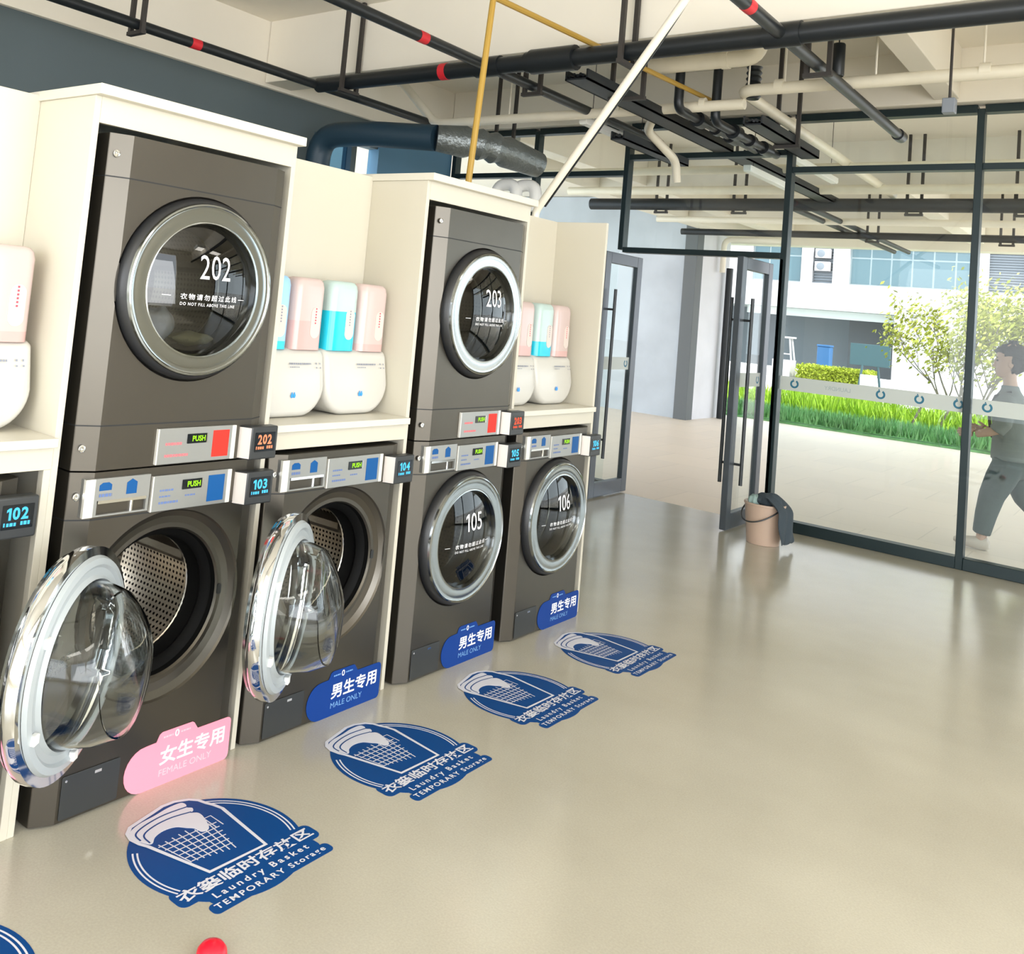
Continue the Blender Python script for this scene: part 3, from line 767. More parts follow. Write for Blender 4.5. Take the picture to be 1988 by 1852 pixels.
# detergent dispensers with their tanks
def tank(parent, yc, kind, level=.16):
    w, d, h = .160, .105, .275; z0 = .252
    nm = {'blue': ('cyan_tank', K['cyan_liquid'], K['tank_clear']), 'lblue': ('cyan_tank', K['cyan_liquid'], K['tank_lblue']), 'pink': ('pink_tank', K['pink_liquid'], K['tank_pink'])}[kind]
    def body(za, zb, top):
        def fn():
            mb = MB()
            lv = [(za, 0), (zb, 0)] if not top else [(za, 0), (zb-.035, 0), (zb-.015, .004), (zb-.004, .012), (zb, .024)]
            v = []; n = None
            for z, ins in lv:
                P = rr_poly(-w/2+ins, w/2-ins, -d/2+ins, d/2-ins, .036-ins*.4, 6); n = len(P); v += [(q, p, z) for p, q in P]
            f = [(i*n+k, i*n+(k+1) % n, (i+1)*n+(k+1) % n, (i+1)*n+k) for i in range(len(lv)-1) for k in range(n)]
            f += [tuple(range(n)), tuple((len(lv)-1)*n+k for k in range(n))]
            return mb.add(v, f)
        return fn
    tk = cpart(('tank', kind, level), nm[0], body(z0+level, z0+h, True), nm[2], parent, loc=(-.005, yc, 0))
    cpart(('tliq', kind, level), 'liquid', body(z0, z0+level, False), nm[1], tk)
    cpart(('tlab', kind), 'tank_label', lambda: MB().rrect(.004, .052, z0+.045, z0+.165, .0235, FX, d/2-.002, d/2+.0015, 8), K['tank_label'], tk)
    cpart(('tred', kind), 'label_print', lambda: lettering_bars([(.024, .033, z0+.100+.011*k, z0+.106+.011*k) for k in range(6)], FX, d/2+.002), K['red_ink'] if kind == 'pink' else K['disp_grey'], tk, smooth=False)
def dispenser(yc, kinds, levels, label):
    t = thing('detergent_dispenser', label, 'soap dispenser', (-.212, yc, 1.0902), 'white detergent dispensers on the counters')
    w, h, d = .366, .256, .145
    def base():
        mb = MB(); P0 = []
        rings = [(-d/2, 0), (d/2-.030, 0), (d/2-.012, .004), (d/2-.003, .012), (d/2, .024)]; v = []; n = None
        for x, ins in rings:
            P = rr_poly(-w/2+ins, w/2-ins, ins, h-ins, [.118-ins, .118-ins, .014, .014], 10); n = len(P)
            for a, b in P:
                xx = x-(.035*max(0, (b-.16)/.1)**1.4 if x > 0 else 0); v.append((xx, a, b))
        f = [(i*n+k, i*n+(k+1) % n, (i+1)*n+(k+1) % n, (i+1)*n+k) for i in range(len(rings)-1) for k in range(n)]+[tuple(range(n)), tuple((len(rings)-1)*n+k for k in range(n))]
        return mb.add(v, f)
    b = cpart('dbase', 'base', base, K['disp'], t, auto=60)
    fx = lambda u, v, h_: (d/2+h_-.035*max(0, (v-.16)/.1)**1.4, u, v)
    cpart('dprint', 'printed_name', lambda: lettering_bars([(-.010, .100, .198, .204), (-.010, .040, .187, .190)], fx, .0016), K['disp_grey'], b, smooth=False)
    cpart('dbtn', 'indicator_icons', lambda: MB().add(*(lambda m: (m.v, m.f))(lettering_bars([(.124, .130, .199, .205), (.144, .149, .199, .205), (.124, .130, .184, .189), (.144, .150, .184, .189)], fx, .002))), K['disp_grey'], b, smooth=False)
    def drops():
        mb = MB()
        for du in (0, .012): mb.prism([(.010+du+.006*math.cos(a)*(1 if math.sin(a) < .3 else .5), .085+.011*math.sin(a)) for a in [2*PI*k/14 for k in range(14)]], FX, d/2, d/2+.0016)
        return mb
    cpart('dicon', 'drop_icon', drops, K['icon_blue'], b, smooth=False)
    for k, (kd, lv) in enumerate(zip(kinds, levels)): tank(t, (-.088, .088)[k], kd, lv)
    return t
dispenser(1.284, ('blue', 'pink'), (.155, .03), 'white detergent dispenser with half full cyan tank, right one on the counter over machine 104')
dispenser(.918, ('lblue', 'pink'), (.03, .11), 'white detergent dispenser partly hidden by dryer 202, left one over machine 104')
dispenser(2.806, ('blue', 'pink'), (.075, .03), 'white detergent dispenser with low cyan tank, right one over machine 106')
dispenser(2.440, ('lblue', 'pink'), (.03, .05), 'white detergent dispenser partly hidden by dryer 203, left one over machine 106')
dispenser(-.262, ('lblue', 'pink'), (.03, .03), 'white detergent dispenser with pink tank at the left edge of the photo')

# ---------------------------------------------------------------- blue laundry basket stickers on the floor
def floor_sticker(y, label):
    t = thing('floor_sticker', label, 'floor sticker', (0, y, 0), 'round blue laundry basket stickers on the floor')
    Fd = lambda u, v, h: (-v, u, h)
    basket_out = [(.254, -.452), (.445, -.457), (.470, -.232), (.462, -.200), (.452, -.178), (.444, -.150), (.425, -.128), (.385, -.110), (.345, -.108), (.305, -.118), (.255, -.130), (.215, -.140), (.192, -.162), (.184, -.192), (.190, -.225), (.200, -.248)]
    def plates():
        mb = MB()
        mb.prism([(.345+.243*math.cos(2*PI*k/72), -.37+.243*math.sin(2*PI*k/72)) for k in range(72)], Fd, 0.0005, .0011)
        mb.rrect(.112, .598, -.528, -.455, .022, Fd, .0005, .00112); mb.rrect(.180, .560, -.566, -.520, .016, Fd, .0005, .00114); mb.rrect(.160, .578, -.602, -.560, .016, Fd, .0005, .00116)
        return mb
    cpart('fs1', 'blue_disc', plates, K['floor_blue'], t, smooth=False)
    for r in (.228, .216):
        for a0, a1 in ((64, -22), (148, 206)):
            cpart(('fsr', r, a0), 'ring_line', lambda: stroke(MB(), [(.345+r*math.cos(math.radians(a0+(a1-a0)*k/30)), -.37+r*math.sin(math.radians(a0+(a1-a0)*k/30))) for k in range(31)], .005, Fd, .0014), K['floor_white'], t, smooth=False)
    cpart('fs3a', 'basket_face', lambda: MB().prism(basket_out, Fd, .0012, .0016), K['floor_blue'], t, smooth=False)
    cpart('fs3', 'basket_outline', lambda: stroke(MB(), basket_out, .012, Fd, .0020, closed=True), K['floor_white'], t, smooth=False)
    def cloth():
        mb = MB()
        mb.prism(smooth_poly([(.205, -.238), (.190, -.195), (.200, -.162), (.240, -.143), (.300, -.135), (.350, -.126), (.395, -.128), (.402, -.145), (.395, -.160), (.405, -.172), (.398, -.186), (.385, -.190), (.402, -.205), (.400, -.235), (.378, -.288), (.352, -.290), (.345, -.262), (.330, -.245), (.310, -.222), (.275, -.215), (.240, -.225), (.218, -.245)], 4), Fd, .0016, .0022)
        return mb
    cpart('fs4', 'cloth_shape', cloth, K['floor_white'], t, smooth=False)
    def folds():
        mb = MB()
        stroke(mb, smooth_poly([(.200, -.215), (.207, -.180), (.250, -.160), (.320, -.150), (.397, -.158)], 6, False), .005, Fd, .0026)
        stroke(mb, smooth_poly([(.213, -.240), (.220, -.200), (.262, -.180), (.325, -.175), (.390, -.188)], 6, False), .005, Fd, .0026)
        return mb
    cpart('fs5', 'cloth_folds', folds, K['floor_blue'], t, smooth=False)
    def grid():
        mb = MB()
        for k in range(8):
            u0 = .225+.0235*k; stroke(mb, [(u0, -.262+.002*k if k < 5 else -.268-.0*k), (.245+.0185*k, -.385-.004*k)], .0038, Fd, .0018)
        for k in range(6):
            v0 = -.272-.022*k; stroke(mb, [(.218+.006*k, v0), (.412-.006*k, v0-.006)], .0038, Fd, .0018)
        stroke(mb, [(.372, -.240), (.420, -.240), (.420, -.300)], .0038, Fd, .0018); stroke(mb, [(.396, -.24), (.396, -.30)], .0038, Fd, .0018)
        return mb
    cpart('fs6', 'basket_mesh', grid, K['floor_white'], t, smooth=False)
    def words():
        mb = put_text(MB(), '衣篓临时存放区', .126, -.514, .456, .047, Fd, .0020, .022)
        put_text(mb, 'Laundry Basket', .200, -.558, .326, .030, Fd, .0020, .02, space=1.45); put_text(mb, 'TEMPORARY Storage', .176, -.594, .380, .027, Fd, .0020, .02, space=1.3)
        return mb
    cpart('fs7', 'sticker_words', words, K['floor_white'], t, smooth=False)
    return t
floor_sticker(-.80, 'blue round floor sticker cut off at the bottom left corner of the photo')
floor_sticker(0.0, 'blue round floor sticker in front of washing machine 103, nearest complete one')
floor_sticker(.785, 'blue round floor sticker in front of washing machine 104')
floor_sticker(1.552, 'blue round floor sticker in front of washing machine 105')
floor_sticker(2.320, 'blue round floor sticker in front of washing machine 106, farthest of all')

# ---------------------------------------------------------------- small things on the floor
rc = MB().lathe([(.034, 0), (.036, .012), (.034, .024), (.026, .034), (.013, .039), (.0005, .040)], FZ, 32, cap0=True)
o = part('red_cap', rc, K['red_cap']); o.location = (.715, .055, 0); tag(o, 'red rounded plastic cap on the floor at the bottom edge of the photo', 'cap')

bk = thing('bucket', 'pinkish beige plastic bucket by the right door leaf, cloths heaped inside', 'bucket', (.03, 5.72, 0))
part('tub', MB().lathe([(.0005, .004), (.112, .004), (.114, 0), (.118, .002), (.146, .285), (.152, .287), (.152, .300), (.146, .302), (.141, .296), (.113, .012), (.0005, .010)], FZ, 48), K['bucket'], bk)
part('handle', MB().tube([(-.150*math.cos(PI*k/24)*.94-.34*.150*math.sin(PI*k/24)*1.25, .150*math.cos(PI*k/24)*.34-.94*.150*math.sin(PI*k/24)*1.25, .285-.115*math.sin(PI*k/24)) for k in range(25)], .0055, 8), K['darkmetal'], bk)
def drape(name, pts, m, label, thick=.012):
    """a hanging cloth: rows of points -> thick sheet"""
    R_, N = len(pts), len(pts[0]); mb = MB().add([p for row in pts for p in row], [(i*N+j, i*N+j+1, (i+1)*N+j+1, (i+1)*N+j) for i in range(R_-1) for j in range(N-1)])
    o = part(name, mb, m); sm = o.modifiers.new('solid', 'SOLIDIFY'); sm.thickness = thick; ss = o.modifiers.new('sub', 'SUBSURF'); ss.levels = 1; ss.render_levels = 2
    return tag(o, label, 'cloth')
random.seed(11)
rows = []
for i in range(9):
    t_ = i/8; z = .352-.02*t_ if i < 3 else .325-.285*((i-2)/6); xo = .04+.05*t_ if i < 3 else .152+.004*(i-2)
    rows.append([(.03+xo+.015*math.sin(j*1.9+i)+(.03*j/6)*t_, 5.70-.13+.24*j/6-.02*t_, z+.012*math.sin(j*2.3+i*.7)) for j in range(7)])
drape('dark_cloth', rows, K['cloth'], 'dark blue grey cloth draped over the right side of the bucket', .014)
def heap(name, c, rx, ry, rz, m, seed, label):
    random.seed(seed); mb = MB().sphere((0, 0, 0), rx, ry, rz, 28, 16); ph = [random.uniform(0, 6) for _ in range(6)]
    mb.v = [(x*(1+.10*math.sin(6*y/ry+ph[0])), y*(1+.10*math.sin(7*x/rx+ph[1])), z*(1+.18*math.sin(6*y/ry+ph[3]+3*x/rx)*math.sin(4*x/rx+ph[4]))) for x, y, z in mb.v]
    o = part(name, mb, m); o.location = c; return tag(o, label, 'cloth')
heap('dark_rag', (.055, 5.715, .320), .095, .095, .055, K['cloth'], 4, 'dark crumpled rag heaped on top of the bucket')
heap('pale_rag', (-.035, 5.67, .310), .045, .055, .045, K['cloth2'], 8, 'pale green rag sticking out of the left side of the bucket')

# ---------------------------------------------------------------- pipes and trays under the ceiling
def bend(path, r=.12, n=6):
    P = [Vector(p) for p in path]; out = [P[0]]
    for i in range(1, len(P)-1):
        a = (P[i-1]-P[i]); b = (P[i+1]-P[i]); q = min(r, a.length*.45, b.length*.45); A = P[i]+a.normalized()*q; B = P[i]+b.normalized()*q
        for k in range(n+1):
            t = k/n; out.append((1-t)**2*A+2*t*(1-t)*P[i]+t*t*B)
    return out+[P[-1]]
def pipe(name, path, r, m, label, cat='pipe', br=.12, sleeves=(), bands=(), n=16, group=None):
    t = tag(part(name, MB().tube(bend(path, br), r, n), m), label, cat, group)
    for p, q, k in sleeves: part('coupling', MB().tube([p, q], r*k, n), m, t)
    for p, q in bands: part('red_band', MB().tube([p, q], r*1.04, n), K['redband'], t)
    return t
ZP = 3.2
GB = 'black ceiling pipes'
pipe('sprinkler_main_pipe', [(-2.94, 3.50, ZP), (6.3, 3.50, ZP)], .058, K['bpipe'], 'thick black pipe crossing the ceiling from left to right', group=GB,
     sleeves=[((-.93, 3.5, ZP), (-.60, 3.5, ZP), 1.42), ((-1.38, 3.5, ZP), (-1.18, 3.5, ZP), 1.2), ((.60, 3.5, ZP), (.80, 3.5, ZP), 1.2), ((-.97, 3.5, ZP), (-.92, 3.5, ZP), 1.2)], bands=[((-1.69, 3.5, ZP), (-1.63, 3.5, ZP))])
pipe('sprinkler_branch_pipe', [(-2.94, -6.1, ZP), (-2.94, 6.2, ZP)], .036, K['bpipe'], 'thin black ceiling pipe along the dark left wall, with red band', group=GB, bands=[((-2.94, 2.27, ZP), (-2.94, 2.35, ZP))])
pipe('sprinkler_branch_pipe', [(-1.28, -6.1, ZP), (-1.28, 6.2, ZP)], .036, K['bpipe'], 'black ceiling pipe above the machines joining the thick pipe left of the yellow pipe', group=GB, bands=[((-1.28, 2.74, ZP), (-1.28, 2.82, ZP))])
pipe('sprinkler_branch_pipe', [(.695, -6.1, ZP), (.695, 6.33, ZP)], .037, K['bpipe'], 'black ceiling pipe ending at the glass wall on the right, joining the thick pipe', group=GB, bands=[((.695, 2.93, ZP), (.695, 3.01, ZP))], sleeves=[((.695, 6.20, ZP), (.695, 6.33, ZP), 1.25)])
pipe('cream_drain_pipe', [(-3.35, 4.88, 3.60), (-3.30, 4.88, 3.60), (-2.85, 4.88, 3.18), (-.02, 4.88, 3.18)], .040, K['cpipe'], 'cream drain pipe bending down at its left end, crossing behind the yellow pipe', br=.08,
     sleeves=[((-1.05, 4.88, ZP), (-.99, 4.88, ZP), 1.2), ((-.35, 4.88, ZP), (-.31, 4.88, ZP), 1.15)])
pipe('cream_drain_pipe', [(6.3, 4.80, 3.255), (-.02, 4.80, 3.255), (-.02, 9.35, 3.20)], .042, K['cpipe'], 'cream drain pipe turning a corner and running through the glass wall', br=.10,
     sleeves=[((1.45, 4.80, 3.27), (1.51, 4.80, 3.27), 1.15), ((.22, 4.80, 3.27), (.28, 4.80, 3.27), 1.15), ((-.02, 5.9, 3.255), (-.02, 5.98, 3.253), 1.2)])
pipe('cream_branch_pipe', [(-.70, 4.90, 3.20), (-1.02, 5.4, 3.14), (-.98, 5.9, 2.98), (-.98, 5.95, 2.80)], .036, K['cpipe'], 'short cream pipe branch dropping in front of the transom glass', br=.1)
pipe('cream_vent_pipe', [(-.72, 4.5, 3.40), (.20, 4.5, 3.40), (.20, 4.5, 3.62), (.20, 4.5, 3.84)], .058, K['cpipe'], 'fat cream pipe under the ceiling with elbow turned up, behind the thick black pipe', br=.1,
     sleeves=[((-.05, 4.5, 3.4), (.0, 4.5, 3.4), 1.12)])
fx = MB()
fx.tube([(.035, 4.88, 3.44-.021*k) for k in range(12)], [.042 if k % 2 else .056 for k in range(12)], 14)
tag(part('flexible_hose', fx, K['bpipe']), 'black ribbed flexible hose hanging between two cream pipes', 'hose')
yp = pipe('yellow_gas_pipe', [(-.585, 2.45, 1.9), (-.585, 2.55, 3.285), (-.375, 5.1, 3.285)], .018, K['ypipe'], 'thin yellow pipe rising behind dryer 203 and turning along the ceiling', br=.03, n=10)
dp = pipe('diagonal_white_pipe', [(-.37, 2.83, 2.05), (-.37, 2.83, 2.125), (.575, 2.5, 3.092), (1.12, 2.31, 3.66), (1.26, 2.26, 3.815)], .021, K['wpipe'], 'white pipe leaning diagonally from the cabinet up to the ceiling', br=.05, n=12)
part('cable', MB().tube([(-.34, 2.87, 2.16), (.0, 2.74, 2.50), (.42, 2.60, 2.94), (.60, 2.56, 3.17), (.75, 2.50, 3.35), (1.20, 2.34, 3.80)], .009, 8), K['bpipe'], dp, label='black cable')
for (x, z, y0, lab) in ((-.44, 3.13, 4.95, 'dark valve pipe between the cable trays, left one'), (-.26, 3.08, 5.2, 'dark valve pipe between the cable trays, right one')):
    pipe('valve_pipe', [(x, y0-.25, 3.84), (x, y0-.25, z), (x, 6.3, z)], .034, K['bpipe'], lab, br=.07, sleeves=[((x, y0+.1, z), (x, y0+.2, z), 1.7), ((x, y0+.45, z), (x, y0+.52, z), 1.5), ((x, y0+.75, z), (x, y0+.9, z), 1.6)])
# cable trays, ducts and lamps running towards the glass wall
def tray(x, y0, y1, z, w, label):
    t = thing('cable_tray', label, 'cable tray', (x, y0, z), 'dark cable trays under the ceiling')
    mb = MB().box(-w/2, w/2, 0, y1-y0, 0, .012).box(-w/2, -w/2+.012, 0, y1-y0, 0, .07).box(w/2-.012, w/2, 0, y1-y0, 0, .07)
    part('channel', mb, K['tray'], t, smooth=False)
    for k in range(5):
        xx = -w/2+.03+(w-.06)*k/4; part('cable', MB().tube([(xx+.01*math.sin(j*1.3+k), (y1-y0)*j/12, .03+.008*((k+j) % 2)) for j in range(13)], .011, 6), K['bpipe'], t)
    return t
tray(-.72, 3.72, 6.30, 3.12, .17, 'wide dark cable tray running from the black coupling to the transom')
tray(.02, 4.95, 6.30, 3.04, .14, 'short dark cable tray below the cream corner pipe')
tray(-.68, 6.46, 9.4, 3.10, .17, 'dark cable tray beyond the glass, above the open doors')
tray(-1.1, 5.05, 6.30, 3.0, .12, 'narrow dark cable tray left of the short cream pipe branch')
def lin_lamp(x, y, z, L, label):
    t = thing('linear_lamp', label, 'lamp', (x, y, z), 'slim white linear lamps')
    part('lamp_body', MB().box(-.035, .035, 0, L, 0, .05), K['lampw'], t, bevel=.004)
    part('diffuser', MB().box(-.03, .03, .01, L-.01, -.008, 0), K['lampw'], t, smooth=False)
    for yy in (.15, L-.15): part('suspension_rod', MB().tube([(0, yy, .05), (0, yy, 3.85-z)], .003, 6), K['hanger'], t)
lin_lamp(-1.40, 5.0, 3.14, 1.2, 'slim white linear lamp left of the open double doors, inside')
lin_lamp(-.60, 6.55, 3.0, 1.2, 'slim white linear lamp seen through the transom above the doors')
lin_lamp(-.30, 6.75, 3.14, 1.4, 'slim white linear lamp beyond the glass, beside the cream corner pipe')
# hangers
def hanger(x, y, z, w, axis, label, dz=.08):
    t = thing('pipe_hanger', label, 'pipe hanger', (x, y, z), 'dark pipe hangers')
    for s in (-1, 1):
        dx, dy = (s*w/2, 0) if axis == 'x' else (0, s*w/2)
        part('rod', MB().box(dx-.014, dx+.014, dy-.014, dy+.014, -dz, 3.86-z), K['hanger'], t, smooth=False)
    part('cross_bar', MB().box(*((-w/2-.02, w/2+.02, -.018, .018) if axis == 'x' else (-.018, .018, -w/2-.02, w/2+.02)), -dz-.025, -dz), K['hanger'], t, smooth=False)
hanger(-2.94, 1.85, ZP, .13, 'x', 'dark pipe hanger holding the pipe by the dark wall, nearest the camera', .045)
hanger(-2.60, 3.50, ZP, .16, 'y', 'dark pipe hanger at the left end of the thick black pipe', .065)
hanger(-.24, 3.50, ZP, .17, 'y', 'dark pipe hanger beside the diagonal white pipe', .065)
hanger(-.62, 4.25, 3.12, .24, 'x', 'dark hanger carrying the wide cable tray', .0)
hanger(.02, 5.7, 3.04, .16, 'x', 'dark hanger carrying the short cable tray below the cream pipe corner', .0)
hanger(-1.28, 4.05, ZP, .13, 'x', 'dark pipe hanger just behind the thick black pipe and the yellow pipe', .045)
hanger(-2.55, 5.55, 3.05, .20, 'x', 'dark hanger above the crinkled foil duct', .03)
hanger(.695, 4.15, ZP, .13, 'x', 'dark pipe hanger on the right black pipe behind the thick one', .045)
for (x, y, z1, lab) in ((.28, 4.80, 3.27, 'thin cream rod by the cream pipe corner'), (1.47, 4.80, 3.27, 'thin cream rod at the right edge of the photo'), (.86, 4.80, 3.27, 'thin cream rod between pendant lamp and sensor box'), (-.82, 4.88, 3.2, 'thin cream rod right of the yellow pipe on the cream pipe'), (-2.05, 4.88, 3.2, 'thin cream rod on the cream pipe left of the yellow pipe'), (.03, 4.80, 3.27, 'thin cream rod directly above the cream pipe corner')):
    tag(part('support_rod', MB().tube([(x, y, z1), (x, y, 3.86)], .007, 8), K['wpipe']), lab+', rising to the ceiling', 'support rod', 'thin support rods of the cream pipes')
pl = thing('pendant_lamp', 'black cylindrical pendant lamp hanging below the thick black pipe on the right', 'lamp', (.68, 4.60, 3.25))
part('lamp_shade', MB().lathe([(.0005, .0), (.036, .0), (.040, .006), (.040, .205), (.036, .213), (.0005, .213)], FZ, 28), K['bpipe'], pl); part('cord', MB().tube([(0, 0, .21), (0, 0, .60)], .004, 6), K['bpipe'], pl)
sb = thing('sensor_box', 'small grey ceiling box on a rod in front of the glass wall top', 'sensor', (1.33, 4.6, 2.97))
part('casing', MB().box(-.035, .035, -.035, .035, 0, .09), K['louver'], sb, bevel=.006); part('rod', MB().tube([(0, 0, .09), (0, 0, .89)], .008, 8), K['hanger'], sb)
sb2 = thing('junction_box', 'pale junction box between two rods at the top edge of the photo', 'junction box', (.99, 4.6, 3.62))
part('casing', MB().box(-.045, .045, -.04, .04, 0, .10), K['wpipe'], sb2, bevel=.004)
for sx in (-1, 1): part('rod', MB().tube([(sx*.048, 0, .02), (sx*.048, 0, .24)], .008, 8), K['hanger'], sb2)
# fat dark duct, foil duct and white vent elbows behind the cabinets
pipe('exhaust_duct', [(-3.50, 4.1, 0.0), (-3.50, 4.1, 2.94), (-3.0, 4.1, 2.94), (-2.3, 4.25, 2.90)], .108, K['ductblue'], 'fat dark exhaust duct with elbow behind the tall cabinets', 'duct', br=.28, n=24)
fd = MB().tube(bend([(-2.3, 4.25, 2.90), (-2.0, 4.55, 2.89), (-1.86, 5.1, 2.82)], .2), [.12+.012*((k % 2)*2-1) for k in range(len(bend([(-2.3, 4.25, 2.90), (-2.0, 4.55, 2.89), (-1.86, 5.1, 2.82)], .2)))], 24)
tag(part('foil_duct', fd, K['foil']), 'crinkled grey foil duct hanging at the end of the dark duct', 'duct')
for (x, y, lab) in ((-2.02, 4.9, 'white vent elbow above the cabinet top, left one'), (-1.86, 4.95, 'white vent elbow above the cabinet top, right one')):
    pipe('vent_elbow', [(x-.10, y, 1.2), (x-.10, y, 2.62), (x+.10, y, 2.62), (x+.10, y, 2.40)], .052, K['white_plastic'], lab, 'vent pipe', br=.10, group='white vent elbows')
# housings of the added fill lamps, out of view
for k, (lx, ly) in enumerate(FILL_LAMPS):
    t = thing('fill_lamp', 'long fill lamp added under the hall ceiling, out of view', 'lamp', (lx, ly, 3.53), 'long added fill lamps out of view')
    part('fill_lamp_housing', MB().box(-.28, .28, -1.15, 1.15, .0, .12), K['lampw'], t, bevel=.01)
    part('suspension_rod', MB().tube([(0, 0, .12), (0, 0, .32)], .008, 8), K['hanger'], t)

# ---------------------------------------------------------------- outside: covered walk, courtyard, building
struct('paving', MB().box(-12, 7.6, YG+.05, 15.8, -.14, -.004), K['paving'], smooth=False)
struct('courtyard_ground', MB().box(-60, 60, 15.8, 70, -.30, -.02).box(7.6, 60, -30, 15.8, -.30, -.02).box(-60, -12, -30, 15.8, -.3, -.02), K['path'], smooth=False)
struct('raised_path', MB().box(-40, 40, 21.0, 36.2, -.05, .24), K['path'], smooth=False)
struct('wall_outside', MB().box(-12, -4.28, 13.75, 14.0, -.01, 3.84), K['concrete'], smooth=False)
struct('wall_pillar', MB().box(-4.28, -4.05, 13.68, 13.95, -.01, 3.84), K['pillar'], bevel=.01, smooth=False)
struct('wall_return', MB().box(-4.6, -4.06, 13.96, 15.2, -.01, 3.84), K['wwall'], smooth=False)
cdt = pipe('black_riser_pipe', [(-3.93, 14.9, 0), (-3.93, 14.9, 2.7)], .06, K['bpipe'], 'black riser pipe on the outer wall seen between the open doors')
pipe('black_riser_pipe', [(-3.80, 15.1, 0), (-3.80, 15.1, 2.9)], .04, K['bpipe'], 'thinner black riser pipe right beside the white outer wall')
pipe('white_bent_pipe', [(-3.95, 14.6, 2.6), (-3.95, 14.6, 3.2), (-2.9, 14.6, 3.2)], .05, K['wpipe'], 'white bent pipe above the black riser pipes', br=.15)
for (y, z, r, m, lab) in ((9.3, 3.08, .075, K['tray'], 'dark grey pipe across the covered walk beyond the glass, nearest'), (8.7, 3.16, .05, K['cpipe'], 'cream pipe across the covered walk beyond the glass'), (12.2, 3.06, .05, K['tray'], 'grey pipe across the covered walk, farther away'), (7.5, 3.18, .045, K['cpipe'], 'cream pipe across the covered walk close behind the glass'), (11.3, 3.14, .045, K['wpipe'], 'white pipe across the covered walk, middle distance')):
    pipe('walk_pipe', [(-3.7, y, z), (7.1, y, z)], r, m, lab, group='pipes under the covered walk')
for (x, lab) in ((-1.30, 'left'), (-1.08, 'middle'), (1.55, 'right')):
    pipe('walk_branch_pipe', [(x, 9.95, 3.14), (x, 15.3, 3.14)], .035, K['tray'], 'grey pipe running away under the covered walk, the %s one' % lab, group='lengthwise pipes under the covered walk')
k_ = 0
for (x, y) in ((-2.7, 9.3), (-1.7, 9.3), (.2, 9.3), (1.2, 9.3), (-.9, 12.2), (.7, 12.2)):
    hanger(x, y, 3.08, .14, 'x', ['dark walk pipe hanger beyond the open doors, leftmost', 'dark walk pipe hanger above the open doors', 'dark walk pipe hanger behind the right pane', 'dark walk pipe hanger behind the far right pane', 'farther walk pipe hanger on the left', 'farther walk pipe hanger on the right'][k_], .09); k_ += 1

# planting bed: soft ground cover and taller grass blades
random.seed(5)
gc = MB().box(-14, 1.0, 15.82, 17.4, -.05, .02)
for _ in range(9000):
    x = random.uniform(-7, .9); y = random.uniform(15.85, 17.4); h = random.uniform(.08, .24); a = random.uniform(0, PI); w = .018
    lx, ly = random.uniform(-.07, .07), random.uniform(-.07, .07); b = len(gc.v)
    gc.v += [(x-w*math.cos(a), y-w*math.sin(a), .05), (x+w*math.cos(a), y+w*math.sin(a), .05), (x+lx, y+ly, .06+h)]; gc.f.append((b, b+1, b+2))
def rawpart(name, mb, m):
    me = bpy.data.meshes.new(name); me.from_pydata(mb.v, [], mb.f); me.update(); return place(name, me, m, smooth=False)
tag(rawpart('ground_cover', gc, K['grass_d']), 'dark green ground cover along the front of the planting bed', 'grass', kind='stuff')
gb = MB()
for _ in range(6500):
    x = random.uniform(-7.0, .9); y = random.uniform(17.42, 19.6); cl = .5+.5*math.sin(x*3.1)*math.sin(x*1.3+1); h = random.uniform(.25, .50)+.35*cl*random.random(); a = random.uniform(0, PI); w = .016
    lx, ly = random.uniform(-.16, .16), random.uniform(-.12, .12); b = len(gb.v); ca, sa = w*math.cos(a), w*math.sin(a)
    gb.v += [(x-ca, y-sa, 0), (x+ca, y+sa, 0), (x+lx*.4+ca*.8, y+ly*.4+sa*.8, h*.6), (x+lx*.4-ca*.8, y+ly*.4-sa*.8, h*.6), (x+lx, y+ly, h)]; gb.f += [(b, b+1, b+2, b+3), (b+3, b+2, b+4)]
tag(rawpart('tall_grass', gb, K['grass_l']), 'bright yellow-green tall grass blades behind the ground cover', 'grass', kind='stuff')
# clipped hedge
hd = MB().box(-7.25, -5.15, 30, 31.2, .2, .62); random.seed(9)
for _ in range(5000):
    x = random.uniform(-7.3, -5.1); y = random.uniform(29.9, 31.2); z = .62+random.uniform(-.04, .10)
    if random.random() < .5: y = 29.96+random.uniform(-.06, .04); z = random.uniform(.22, .68)
    b = len(hd.v); s_ = .06; hd.v += [(x+random.uniform(-s_, s_), y+random.uniform(-s_, s_), z+random.uniform(-s_, s_)) for _ in range(3)]; hd.f.append((b, b+1, b+2))
tag(rawpart('clipped_hedge', hd, K['hedge']), 'low yellow-green clipped hedge in front of the white building', 'hedge')
